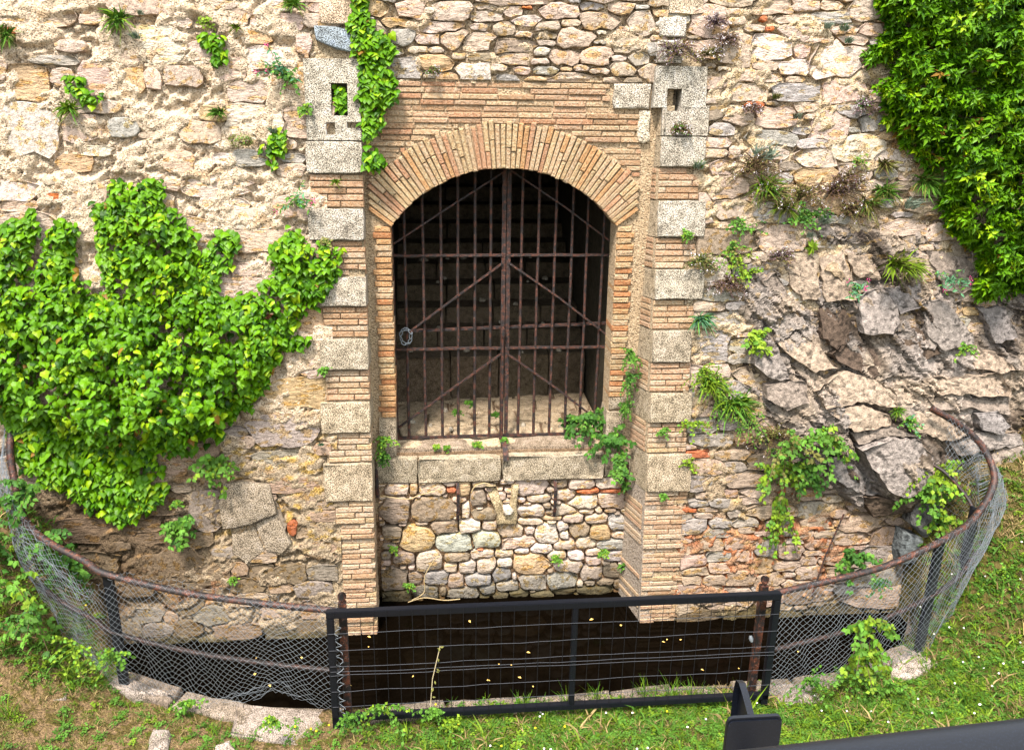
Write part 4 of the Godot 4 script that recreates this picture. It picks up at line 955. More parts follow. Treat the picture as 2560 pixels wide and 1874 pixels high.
	for s in [[[780, 130, 900, 80, 935, 110, 960, 350, 860, 350, 790, 260], 0.05, 0.10, -0.10, 0], [[960, 110, 1100, 60, 1140, 200, 1165, 340, 980, 360], 0.065, -0.05, -0.12, 0], [[1110, 60, 1240, 100, 1310, 230, 1170, 210], 0.05, 0.1, -0.15, 0],
			[[1170, 330, 1330, 270, 1400, 310, 1410, 480, 1360, 540, 1180, 540], 0.10, -0.06, -0.22, 1], [[1340, 280, 1540, 250, 1550, 380, 1420, 430], 0.08, 0.14, -0.10, 2], [[1560, 340, 1700, 360, 1830, 560, 1820, 590, 1660, 640, 1570, 560], 0.11, 0.08, -0.20, 1],
			[[1590, 70, 1860, 60, 1900, 260, 1800, 310, 1690, 300], 0.05, 0.05, -0.10, 5], [[1890, 400, 2040, 390, 2080, 560, 1960, 600], 0.09, 0.15, -0.15, 2], [[960, 390, 1160, 370, 1170, 540, 1050, 640, 960, 560], 0.05, -0.18, -0.25, 3],
			[[1000, 650, 1180, 560, 1330, 680, 1390, 760, 1240, 800, 1080, 720], 0.05, -0.16, -0.30, 3], [[600, 230, 700, 190, 870, 470, 800, 490], 0.04, -0.25, 0.05, 5], [[690, 590, 870, 560, 1050, 730, 900, 760, 740, 650], 0.07, -0.08, -0.25, 0],
			[[550, 640, 700, 640, 760, 760, 880, 820, 650, 800, 560, 720], 0.05, -0.05, -0.2, 1], [[620, 840, 850, 810, 860, 930, 740, 980, 620, 920], 0.07, 0.05, -0.22, 5], [[900, 870, 1080, 750, 1220, 790, 1370, 870, 1380, 960, 1160, 930, 950, 960], 0.08, -0.04, -0.28, 0],
			[[960, 970, 1180, 945, 1320, 1010, 1330, 1060, 1100, 1090], 0.11, -0.08, -0.25, 0], [[1480, 760, 1720, 800, 1990, 760, 2020, 890, 1600, 880], 0.10, 0.05, -0.26, 0], [[1830, 660, 1960, 640, 2060, 740, 1980, 770, 1840, 740], 0.08, 0.1, -0.2, 0],
			[[1560, 905, 2020, 915, 2030, 1000, 1800, 965, 1600, 985], 0.07, 0.02, -0.3, 5], [[1830, 1000, 1950, 980, 2000, 1060, 1960, 1110, 1850, 1090], 0.12, 0.05, -0.15, 2], [[1130, 1180, 1300, 1120, 1480, 1140, 1560, 1230, 1540, 1400, 1400, 1460, 1300, 1430, 1200, 1300], 0.10, -0.06, -0.08, 1],
			[[960, 1260, 1080, 1250, 1200, 1360, 1290, 1480, 1150, 1460, 1010, 1370], 0.05, -0.20, -0.22, 2], [[1170, 1480, 1330, 1490, 1500, 1470, 1520, 1560, 1260, 1610], 0.04, 0.0, 0.35, 3], [[1940, 1190, 2100, 1180, 2110, 1240, 2020, 1300, 1900, 1280], 0.10, 0.08, -0.2, 5],
			[[1650, 1165, 1880, 1105, 2090, 1125, 2100, 1170, 1900, 1200, 1720, 1235], 0.09, 0.0, -0.25, 1], [[1420, 560, 1560, 470, 1660, 650, 1480, 720], 0.04, 0.1, -0.3, 3], [[1010, 135, 1050, 130, 1095, 205, 1085, 235, 985, 175], 0.085, 0.0, -0.1, 4], [[1400, 990, 1620, 1000, 1830, 1110, 1640, 1150, 1450, 1090], 0.07, 0.02, -0.28, 0], [[1080, 1100, 1330, 1070, 1480, 1120, 1300, 1115, 1140, 1165], 0.10, 0.0, -0.35, 5]]:
		var pp := PackedVector2Array(); var c := Vector2.ZERO; var m: int = s[0].size() / 2
		for k in m: c += fl2(1640 + s[0][k * 2] / 2.36, 600 + s[0][k * 2 + 1] / 2.36) / m
		for k in m:
			var a := fl2(1640 + s[0][k * 2] / 2.36, 600 + s[0][k * 2 + 1] / 2.36); var b := fl2(1640 + s[0][(k * 2 + 2) % (2 * m)] / 2.36, 600 + s[0][(k * 2 + 3) % (2 * m)] / 2.36)
			var cnt := maxi(2, int(a.distance_to(b) / 0.045))
			for q in cnt: pp.append(a.lerp(b, float(q) / cnt) + Vector2(rr(-.014, .014), rr(-.014, .014)) - c)
		var t: Array = tn[s[4]]; var mb := stone_mb(pp, 0.012, 0.22, Color(t[0], t[1], t[2]) * rr(0.92, 1.08), 0.9, 0.007)
		var env: float = 0.12 * ss(3.4, 1.9, c.y) + 0.10 * ss(0.75, 0.1, c.distance_to(face) / 0.62)
		for q in mb.v.size():
			var v := mb.v[q]; v.z += s[1] + env - 0.02 + s[2] * v.x + s[3] * v.y; mb.v[q] = v
			mb.n[q] = Vector3(mb.n[q].x - s[2] * mb.n[q].z, mb.n[q].y - s[3] * mb.n[q].z, mb.n[q].z).normalized()
		part("slab", mb.mesh(), M.rock, root, o + Vector3(c.x, c.y, 0))

# ================================================================== iron gate, two leaves
func gates() -> void:
	var z := -0.88
	for s in 2:
		var L := s == 0
		var hinge := -1.08 if L else 0.99
		var root := thing("iron_gate", "rusty barred iron gate leaf with the chain on its outer bar" if L else "rusty barred iron gate leaf with leafy bramble over its lower corner", "gate", Vector3(hinge, 1.69, z), "two leaves of the iron gate")
		var o := -Vector3(hinge, 1.69, z)
		var xs := [-0.98, -0.81, -0.643, -0.484, -0.323, -0.173] if L else [0.12, 0.275, 0.437, 0.597, 0.745, 0.9]
		for x in xs:
			var t := MB.new(); var pts := []
			for k in 8: pts.append(Vector3(x + rr(-0.003, 0.003), lerpf(1.70, 4.36, k / 7.0), z + rr(-0.003, 0.003)))
			t.tube(pts, 0.0145, 6); part("bar", t.mesh(), M.rust, root, o)
		for x in ([-1.10, -0.052] if L else [-0.006, 1.0]):
			var t := MB.new(); t.box(Vector3(x - 0.019, 1.68, z - 0.014), Vector3(x + 0.019, 4.38, z + 0.014)); part("stile", t.mesh(), M.rust, root, o)
		var x0 := -1.10 if L else 0.0; var x1 := -0.055 if L else 1.0
		for y in [1.69, 2.618, 3.535, 4.36]:
			var t := MB.new(); var pts := []
			for k in 7: pts.append(Vector3(lerpf(x0, x1, k / 6.0), y + rr(-0.004, 0.004), z + 0.006))
			t.tube(pts, 0.024, 4, Color.WHITE, 0.6); part("cross_rail", t.mesh(), M.rust, root, o)
		for q in ([[-0.06, 3.464, -0.95, 2.80], [-0.062, 2.565, -1.08, 1.81], [-0.035, 4.325, -1.08, 3.65]] if L else [[0.0, 3.464, 0.97, 2.75], [0.0, 2.56, 0.99, 1.79], [0.0, 4.325, 1.01, 3.635]]):
			var t := MB.new(); t.tube([Vector3(q[0], q[1], z + 0.022), Vector3((q[0] + q[2]) * 0.5 + 0.01, (q[1] + q[3]) * 0.5 + 0.012, z + 0.024), Vector3(q[2], q[3], z + 0.022)], 0.022, 4, Color.WHITE, 0.5); part("brace", t.mesh(), M.rust, root, o)
		if L:
			var t := MB.new(); t.tube([Vector3(-0.052, 2.86, z + 0.03), Vector3(-0.052, 2.78, z + 0.035), Vector3(-0.05, 1.60, z + 0.035)], 0.014, 6); var db := part("drop_bolt", t.mesh(), M.rust, root, o)
			t = MB.new(); t.tube([Vector3(-0.052, 2.83, z + 0.05), Vector3(-0.052, 2.79, z + 0.055), Vector3(-0.052, 2.75, z + 0.05)], [0.018, 0.032, 0.018], 8); part("bolt_knob", t.mesh(), M.rust, db)
	var t := MB.new()
	t.tube([Vector3(-0.98, 2.785, z - 0.05), Vector3(0.0, 2.815, z - 0.05), Vector3(1.03, 2.845, z - 0.05)], 0.024, 4, Color.WHITE, 0.7)
	single("locking_bar", t.mesh(), M.rust, Vector3.ZERO, "long rusty iron bar set slantwise behind both gate leaves", "bar")
	t = MB.new(); t.tube([Vector3(-0.06, 1.70, -0.80), Vector3(-0.05, 1.71, -0.70), Vector3(-0.04, 1.69, -0.60), Vector3(-0.035, 1.62, -0.535), Vector3(-0.035, 1.57, -0.515)], 0.036, 4, Color.WHITE, 0.4)
	single("gate_stop", t.mesh(), M.rust, Vector3.ZERO, "dark curved iron stop on the sill where the two gate leaves meet", "gate stop")
	# chain round the outer bar
	var ch := thing("chain", "shiny steel chain looped round the outermost gate bar", "chain", Vector3(-0.985, 2.72, z + 0.03))
	for k in 9:
		var a := TAU * k / 9.0
		var c := Vector3(cos(a) * 0.045 + rr(-0.008, 0.008), 0.035 + sin(a) * 0.075, 0.012 * sin(a * 2.0))
		var pts := []; var tw := Basis(Vector3(0, 0, 1), a + rr(-0.2, 0.2)) * Basis(Vector3(0, 1, 0), 1.1 * (k % 2) - 0.3)
		for q in 9: pts.append(tw * Vector3(cos(TAU * q / 8) * 0.014, sin(TAU * q / 8) * 0.027, 0))
		var m := MB.new(); m.tube(pts, 0.0048, 5, Color.WHITE, 1.0, false); part("chain_link", m.mesh(), M.wire, ch, c)
	# rusty pintles at the pilaster foot
	for q in [[942, 1215, "rusty iron hinge pin at the left end of the granite sill"], [1566, 1195, "dark iron hinge pin at the right end of the granite sill"]]:
		var p := zp(q[0], q[1], ZR + 0.03); t = MB.new()
		t.tube([Vector3(0, 0.18, 0), Vector3(0.0, 0.05, 0.012), Vector3(0.004, -0.12, 0)], 0.02, 5)
		single("hinge_pin", t.mesh(), M.rust, p, q[2], "hinge pin", "iron pins beside the sill")

# ================================================================== fence round the pool
func along(line: Array, t: float) -> Vector3:
	var f := clampf(t, 0.0, 1.0) * (line.size() - 1); var i := mini(int(f), line.size() - 2)
	return line[i].lerp(line[i + 1], f - i)
func even(line: Array, step: float) -> Array:
	var out := [line[0]]; var left := step
	for i in line.size() - 1:
		var a: Vector3 = line[i]; var b: Vector3 = line[i + 1]; var l := a.distance_to(b); var at := 0.0
		while l - at >= left:
			at += left; left = step; out.append(a.lerp(b, at / l))
		left -= l - at
	return out
func fence() -> void:
	for s in 2:
		var L := s == 0
		var top := spline([Vector3(-1.50, 1.222, 1.405), Vector3(-2.12, 1.232, 1.27), Vector3(-2.757, 1.24, 1.08), Vector3(-3.39, 1.30, 0.868), Vector3(-3.60, 1.345, 0.73), Vector3(-3.99, 1.41, 0.48), Vector3(-4.24, 1.49, 0.25), Vector3(-4.36, 1.72, 0.05), Vector3(-4.42, 2.02, -0.10), Vector3(-4.41, 2.28, -0.30)], 9) if L else \
			spline([Vector3(1.96, 1.235, 1.43), Vector3(2.57, 1.265, 1.30), Vector3(3.08, 1.285, 1.15), Vector3(3.655, 1.386, 0.955), Vector3(4.13, 1.43, 0.65), Vector3(4.43, 1.66, 0.40), Vector3(4.41, 1.893, 0.20), Vector3(4.21, 2.09, 0.10), Vector3(3.92, 2.25, 0.03)], 9)
		var base := Vector3(-2.5, 0.2, 1.2) if L else Vector3(2.8, 0.2, 1.2)
		var root := thing("pool_fence", "curved rusty rail fence with sagging wire netting left of the black panel" if L else "curved rusty rail fence with stretched, vine-grown netting right of the black panel", "fence", base, "rusty fence round the pool")
		var t := MB.new(); t.tube(top, 0.033, 8, Color(1.25, 1.1, 1.1), 0.8); part("top_rail", t.mesh(), M.rail_rust, root, -base)
		var lowp := []
		for q in top: lowp.append(q + Vector3(0.012 * signf(q.x), -0.57, -0.02))
		if not L: lowp = lowp.slice(0, 48)
		else: lowp = lowp.slice(0, 62)
		t = MB.new(); t.tube(lowp, 0.024, 6, Color(0.5, 0.5, 0.5), 0.7); part("lower_rail", t.mesh(), M.rail_rust, root, -base)
		if not L:
			t = MB.new(); t.tube(spline([Vector3(3.98, 1.70, 0.02), Vector3(4.10, 1.64, 0.18), Vector3(4.24, 1.46, 0.36), Vector3(4.25, 1.36, 0.48)], 6), 0.022, 6, Color(0.7, 0.7, 0.7), 0.8); part("lower_rail", t.mesh(), M.rail_rust, root, -base)
		for q in ([[-3.39, 1.285, 0.85]] if L else [[3.655, 1.37, 0.935], [4.22, 1.45, 0.52]]):
			t = MB.new(); t.box(Vector3(-0.045, -0.15, -0.012), Vector3(0.045, q[1] - 0.22, 0.012)); t.box(Vector3(-0.01, -0.15, -0.055), Vector3(0.01, q[1] - 0.22, -0.0125))
			part("post", t.mesh(), M.black, root, Vector3(q[0], 0.22, q[2]) - base, Basis(UP, -0.35 if L else 0.35))
		var ex := -1.475 if L else 1.91
		t = MB.new(); t.box(Vector3(ex - 0.03, 0.16, 1.33), Vector3(ex + 0.03, 1.27, 1.385)); var ep := part("end_post", t.mesh(), M.rail_rust, root, -base)
		t = MB.new(); t.tube([Vector3(ex, 1.27, 1.36), Vector3(ex, 1.285, 1.36), Vector3(ex, 1.295, 1.36), Vector3(ex, 1.315, 1.36), Vector3(ex, 1.335, 1.36), Vector3(ex, 1.35, 1.36), Vector3(ex, 1.357, 1.36)], [0.02, 0.014, 0.026, 0.034, 0.034, 0.022, 0.006], 10); part("ball_finial", t.mesh(), M.rail_rust, ep)
		# netting: a twisted hexagon net hung outside the rail
		var line := even(top, 0.029)
		if not L: line = line.slice(0, 124)
		var rows := 36; var net := MB.new(); var N := line.size(); var grid := []
		for i in N:
			var a: Vector3 = line[i]; var tg: Vector3 = (line[mini(i + 1, N - 1)] - line[maxi(i - 1, 0)]); tg.y = 0; tg = tg.normalized()
			var out := Vector3(-tg.z, 0, tg.x)
			if out.z < -0.2 or (absf(a.x) > 4.0 and signf(out.x) != signf(a.x)): out = -out
			var f := float(i) / N
			var col := []
			var drop := 0.0; var lift := 0.0
			if L:
				drop = -0.03 + 0.30 * exp(-pow((a.x + 3.62) / 0.26, 2.0)) - 0.02 * sin(i * 0.45)
				lift = 0.20 * exp(-pow((a.x + 2.05) / 0.33, 2.0))
			else:
				drop = 0.0 + 0.10 * exp(-pow((a.x - 2.75) / 0.35, 2.0))
			var g := maxf(hgt(a.x + out.x * 0.1, a.z + out.z * 0.1), 0.12)
			var pull := ss(3.75, 4.4, absf(a.x))
			for j in rows + 1:
				var v := float(j) / rows
				var p := a; p.y = lerpf(a.y - drop + 0.02, g + 0.06 + lift + 0.03 * NW.get_noise_2d(f * 40.0, s * 9.0), v)
				var bulge := 0.03 + 0.03 * NW.get_noise_2d(f * 12.0, v * 2.0 + s * 5.0) + 0.06 * sin(PI * v) * (0.4 + pull)
				p += out * bulge
				p += tg * (0.05 * v * NW.get_noise_2d(f * 7.0 + 3.0, v * 1.5) + (0.25 * pull * (v - 0.3) * (1.0 if L else -1.0)) * 0.5)
				p += Vector3(rr(-0.0018, 0.0018), rr(-0.002, 0.002), rr(-0.002, 0.002))
				col.append(p)
			grid.append(col)
		for i in N - 1:
			for j in rows:
				var odd := (i + j) % 2 == 0
				# diagonal wires joined by short twists
				var a: Vector3 = grid[i][j]; var b: Vector3 = grid[i + 1][j + 1]; var c: Vector3 = grid[i + 1][j]; var d: Vector3 = grid[i][j + 1]
				if odd: net.tube([a, b], 0.00135, 3, Color.WHITE, 1.0, false)
				else: net.tube([c, d], 0.00135, 3, Color.WHITE, 1.0, false)
			if i % 2 == 0 and (L or i > 6):
				var a: Vector3 = grid[i][0]
				if rng.randf() < 0.85:
					net.tube([a, a + Vector3(rr(-0.012, 0.012), 0.035, rr(-0.01, 0.01))], 0.00135, 3, Color.WHITE, 1.0, false)
					net.tube([a + Vector3(0, 0.035, 0), a + Vector3(rr(0.01, 0.03), rr(0.045, 0.06), 0)], 0.0013, 3, Color.WHITE, 1.0, false)
					net.tube([a + Vector3(0, 0.035, 0), a + Vector3(rr(-0.03, -0.01), rr(0.045, 0.06), 0)], 0.0013, 3, Color.WHITE, 1.0, false)
		# bunched wire: folded edge strands
		for k in (26 if L else 34):
			var pts := []; var i0 := (rng.randi_range(68, 96) if rng.randf() < 0.5 else rng.randi_range(100, 124)) if L else rng.randi_range(84, 106)
			i0 = mini(i0, N - 18)
			if L and k < 7: i0 = rng.randi_range(12, 28)
			var jj := rr(0, 5.0) if i0 > 40 else rr(31, 36)
			for q in 8:
				var p: Vector3 = grid[i0 + q * 2][clampi(int(jj + q * (2.2 if not L and i0 > 40 else 0.3)), 0, rows)]
				pts.append(p + Vector3(rr(-0.012, 0.012), rr(-0.02, 0.02), rr(0.0, 0.03)))
			net.tube(pts, 0.0015, 3, Color.WHITE, 1.0, false)
		var np := part("wire_netting", net.mesh(), M.wire, root, -base)
	# black welded panel
	var zg := 1.487
	var panel := thing("wire_gate", "black steel frame panel with welded wire grid before the pool", "gate", Vector3(0.2, 0.26, zg))
	var o := -Vector3(0.2, 0.26, zg)
	var xa := -1.585; var xb := 2.0
	for q in [["frame_rail", xa, 1.225, xb, 1.285], ["frame_rail", xa, 0.265, xb, 0.315], ["frame_post", xa, 0.12, xa + 0.055, 1.2245], ["frame_post", xb - 0.055, 0.19, xb, 1.2245], ["frame_post", 0.315, 0.3155, 0.36, 1.2245]]:
		var m := stone_like_bar(Vector3(q[1], q[2], -0.028), Vector3(q[3], q[4], 0.028))
		part(q[0], m, M.black, panel, o + Vector3(0, 0, zg))
	var wz := zg + 0.034
	for y in [1.10, 0.945, 0.795, 0.745, 0.715, 0.565, 0.42]:
		var m := MB.new(); var pts := []
		for k in 25: pts.append(Vector3(lerpf(xa + 0.01, xb - 0.01, k / 24.0), y + 0.003 * sin(k * 0.9 + y * 9.0) + rr(-0.0015, 0.0015), wz + rr(-0.004, 0.006)))
		m.tube(pts, 0.0021, 5); part("grid_wire", m.mesh(), M.dark_wire, panel, o)
	for k in 36:
		var x := xa + 0.06 + k * 0.0985
		var m := MB.new(); m.tube([Vector3(x, 1.29, wz - 0.002), Vector3(x + rr(-0.004, 0.004), 0.9, wz), Vector3(x + rr(-0.003, 0.003), 0.27, wz)], 0.0022, 5); part("grid_wire", m.mesh(), M.dark_wire2, panel, o)
	# frayed netting tied to the left frame post
	var fr := MB.new()
	for k in 11:
		var y := 1.17 - k * 0.085; var pts := []
		for q in 7: pts.append(Vector3(-1.50 + 0.028 * sin(q * 1.05 + k), y - q * 0.0145, wz + 0.012 * cos(q * 1.05)))
		fr.tube(pts, 0.0022, 4, Color.WHITE, 1.0, false)
	part("tie_wire", fr.mesh(), M.wire, panel, o)
	var pl := MB.new(); pl.tube([Vector3(1.83, 0.82, 1.40), Vector3(1.83, 0.80, 1.41), Vector3(1.84, 0.77, 1.41)], [0.012, 0.02, 0.012], 6)
	single("padlock", pl.mesh(), M.wire, Vector3.ZERO, "small silvery padlock hanging on the rusty end post behind the panel", "padlock")
func stone_like_bar(lo: Vector3, hi: Vector3) -> ArrayMesh:      # square tube with softened edges
	var m := MB.new(); var b := 0.005
	m.box(lo + Vector3(b, b, 0), hi - Vector3(b, b, 0)); m.box(lo + Vector3(b, 0.0, b), hi - Vector3(b, 0.0, b)); m.box(lo + Vector3(0, b, b), hi - Vector3(0, b, b))
	return m.mesh()
func rounded_plate(w: float, h: float, t: float, r: float) -> ArrayMesh:
	var poly := PackedVector2Array()
	for k in 4:
		var c := Vector2((w * 0.5 - r) * (1 if k == 0 or k == 3 else -1), (h * 0.5 - r) * (1 if k < 2 else -1))
		for q in 6: poly.append(c + Vector2(cos(PI * 0.5 * (k + q / 5.0)), sin(PI * 0.5 * (k + q / 5.0))) * r)
	var mb := prism(poly, -t * 0.5 + 0.002, t * 0.5 - 0.002, Color.WHITE)
	var inset := PackedVector2Array()
	for p in poly: inset.append(p * (1.0 - 0.004 / p.length()))
	mb.add(prism(inset, -t * 0.5, t * 0.5, Color.WHITE))
	return mb.mesh()
func railing() -> void:
	var a := CAM + ray(1820, 1785) / -ray(1820, 1785).z * 0.90; var b := CAM + ray(1955, 1785) / -ray(1955, 1785).z * 0.90
	var w := b.x - a.x; var c := Vector3((a.x + b.x) * 0.5, minf(a.y, b.y), a.z)
	var root := thing("bridge_railing", "black painted tube handrail and tee-shaped post close to the viewer", "railing", Vector3(c.x, c.y - 1.0, c.z))
	part("post_flange", rounded_plate(w, 1.0, 0.009, 0.008), M.rail_paint, root, Vector3(0, 0.5, 0))
	var web := PackedVector2Array()
	for q in [[0.0, -0.98], [0.0, -0.002], [0.03, 0.004], [0.052, 0.006], [0.066, 0.0], [0.072, -0.018], [0.072, -0.98]]: web.append(Vector2(q[0], q[1]))
	part("post_web", prism(web, -0.0045, 0.0045, Color.WHITE).mesh(), M.rail_paint, root, Vector3(-0.003, 1.0, -0.005), Basis(UP, deg_to_rad(90 - 6)))
	var t := MB.new()
	var p1 := CAM + Vector3(0.4045 - 2.0, -0.748, -0.757 + 0.135); var p2 := CAM + Vector3(0.70 + 1.5, -0.748, -0.777 - 0.10)
	t.tube([p1, p1.lerp(p2, 0.5), p2], 0.0355, 28); part("handrail", t.mesh(), M.rail_paint, root, -root.position)
	var arm := MB.new(); arm.tube([c + Vector3(0.0, -0.10, 0.005), c + Vector3(0.02, -0.07, 0.085)], 0.008, 8); part("bracket", arm.mesh(), M.rail_paint, root, -root.position)
	var deck := MB.new(); deck.box(Vector3(-9, CAM.y - 2.1, c.z - 0.12), Vector3(8, c.y - 1.0, CAM.z + 1.6), Color(0.4, 0.38, 0.35))
	struct("bridge_deck", deck.mesh(), M.concrete)

# ================================================================== leaves
func ivy_leaf(s := 1.0) -> ArrayMesh:            # tip towards -y, face towards +z, 1 unit long
	var b := Vector3(0, 0.02, 0); var t := Vector3(0, -1.0, -0.16); var m := Vector3(0, -0.42, 0.05)
	var l := [Vector3(-0.30, 0.12, -0.05), Vector3(-0.50, -0.18, -0.11), Vector3(-0.40, -0.42, -0.07), Vector3(-0.20, -0.72, -0.09)]
	var mb := MB.new(); var ce := Color(0.86, 0.90, 0.8); var cm := Color(1.25, 1.18, 1.35)
	var pl := [b] + l + [t]
	for i in pl.size() - 1:
		var p: Vector3 = pl[i]; var q: Vector3 = pl[i + 1]; var p2 := Vector3(-p.x, p.y, p.z); var q2 := Vector3(-q.x, q.y, q.z)
		var nl := (q - m).cross(p - m).normalized(); if nl.z < 0: nl = -nl
		var nr := Vector3(-nl.x, nl.y, nl.z)
		var cp := cm if i == 0 else ce; var cq := cm if i == pl.size() - 2 else ce
		mb.tri_n(m, q, p, nl, nl, nl, cm, cq, cp); mb.tri_n(m, p2, q2, nr, nr, nr, cm, cp, cq)
	var st := MB.new(); st.tube([b, Vector3(0, 0.25, -0.12), Vector3(0, 0.45, -0.35)], 0.018, 3, Color(0.9, 0.8, 0.6), 1.0, false); mb.add(st)
	return mb.mesh()
func leaflet(mb: MB, at: Transform3D, w: float, c: Color) -> void:
	var b := at * Vector3.ZERO; var t := at * Vector3(0, -1, -0.12); var m := at * Vector3(0, -0.45, -0.02)
	var l := at * Vector3(-w, -0.42, 0.07); var r := at * Vector3(w, -0.42, 0.07)
	var cm := c * 1.25
	for q in [[b, m, l], [l, m, t], [b, r, m], [m, r, t]]:
		var n: Vector3 = (q[2] - q[0]).cross(q[1] - q[0]).normalized()
		if n.dot(at.basis.z) < 0:
			n = -n; mb.tri_n(q[0], q[2], q[1], n, n, n, c, c, cm)
		else: mb.tri_n(q[0], q[1], q[2], n, n, n, cm, cm, c)
func creeper_leaf() -> ArrayMesh:
	var mb := MB.new()
	for k in 6:
		var a := deg_to_rad([-105, -60, -15, 25, 65, 110][k] + rr(-14, 14))
		var tl := Basis(Vector3(0, 0, 1), a) * Basis(Vector3(1, 0, 0), rr(-0.75, 0.15)) * Basis(Vector3(0, 1, 0), rr(-0.6, 0.6))
		leaflet(mb, Transform3D(tl * Basis.from_scale(Vector3.ONE * rr(0.6, 1.1)), Vector3(rr(-.1, .1), rr(-.1, .1), rr(-.15, .15))), rr(0.17, 0.24), Color(1, 1, 1) * rr(0.85, 1.15))
	return mb.mesh()
func leaf_at(p: Vector3, n: Vector3, size: float, spin: float) -> Transform3D:
	var z := n.normalized(); var y := (UP - z * z.dot(UP)).normalized(); var x := y.cross(z)
	return Transform3D(Basis(x, y, z) * Basis(Vector3(0, 0, 1), spin) * Basis.from_scale(Vector3.ONE * size), p)
func scaled(poly: Array, k := 2560.0 / 2257.0) -> PackedVector2Array:
	var out := PackedVector2Array()
	for i in range(0, poly.size(), 2): out.append(Vector2(poly[i], poly[i + 1]) * k)
	return out
func ivy(called: String, label: String, poly: PackedVector2Array, count: int, thick: Callable, leaf: ArrayMesh, size: Vector2, most: int, droop: float, base_off := 0.0) -> void:
	var lo := Vector2(1e9, 1e9); var hi := -lo
	for p in poly:
		lo = lo.min(p); hi = hi.max(p)
	var L := []; var n := poly.size(); var guard := 0
	while L.size() < count and guard < count * 3:
		guard += 1
		var c := Vector2(rr(lo.x, hi.x), rr(lo.y, hi.y)); var deep := rng.randf() < 0.48
		var lay := rr(0.0, 0.35) if deep else rr(0.55, 1.0)
		var hollow := 0.5 + 0.5 * NW.get_noise_2d(c.x * 0.011, c.y * 0.014)
		var fine := NW.get_noise_2d(c.x * 0.035 + 50.0, c.y * 0.045)
		if not deep and fine < -0.16: continue
		var young := clampi(int((fine * 0.8 + 0.5) * 3.0 + rr(0, 2.0)), 0, 4)
		for q in 9:
			var p := c + Vector2(rr(-22, 22), rr(-16, 20))
			var inside := Geometry2D.is_point_in_polygon(p, poly); var dm := 1e9
			for k in n: dm = minf(dm, p.distance_to(Geometry2D.get_closest_point_to_segment(p, poly[k], poly[(k + 1) % n])))
			if not inside and (dm > 12.0 or rng.randf() < 0.93): continue
			var e := clampf((dm if inside else 0.0) / 60.0, 0.0, 1.0)
			var off: float = base_off + 0.03 + thick.call(p) * (0.2 + 0.8 * e) * (lay + rr(-0.1, 0.1)) * (0.45 + 0.8 * hollow)
			L.append([off, p, [3, 1, 4, 0, 2][young] if rng.randf() < 0.7 else (5 if rng.randf() < 0.02 else rng.randi() % 5)])
	L.sort_custom(func(a, b): return a[0] > b[0])
	var mid := (lo + hi) * 0.5
	var at := fac(mid.x, hi.y)
	var root := thing(called, label, "ivy", at)
	var where := []; var tint := []; var tones := LEAF_TONES
	for k in L.size():
		var q: Vector3 = fac(L[k][1].x, L[k][1].y, L[k][0]) - at
		var nn := Vector3(rr(-0.8, 0.8), rr(-0.1, 1.4) * droop + 0.1, 0.65 + rr(-0.25, 0.25))
		var tr := leaf_at(q, nn, rr(size.x, size.y), rr(-0.6, 0.6))
		var ti: int = L[k][2]
		if k < most: part("leaf", leaf, M.leaves[ti], root, tr.origin, tr.basis)
		else:
			where.append(tr); var c: Array = tones[ti]; var g := rr(0.8, 1.15); tint.append(Color(c[0] * g, c[1] * g, c[2] * g))
	if where.size(): copies("foliage", leaf, M.leaf, where, tint, root)
	var st := MB.new()
	for k in mini(26, count / 40 + 2):
		var p := Vector2(rr(lo.x, hi.x), rr(lo.y, hi.y))
		if not Geometry2D.is_point_in_polygon(p, poly): continue
		var pts := []
		for q in 6:
			pts.append(fac(p.x, p.y, base_off + 0.03 + 0.03 * rng.randf()) - at); p += Vector2(rr(-35, 35), rr(15, 45))
			if not Geometry2D.is_point_in_polygon(p, poly): break
		if pts.size() > 2: st.tube(pts, 0.006, 5, Color(0.20, 0.14, 0.09))
	if st.v.size(): part("stem", st.mesh(), M.twig, root)
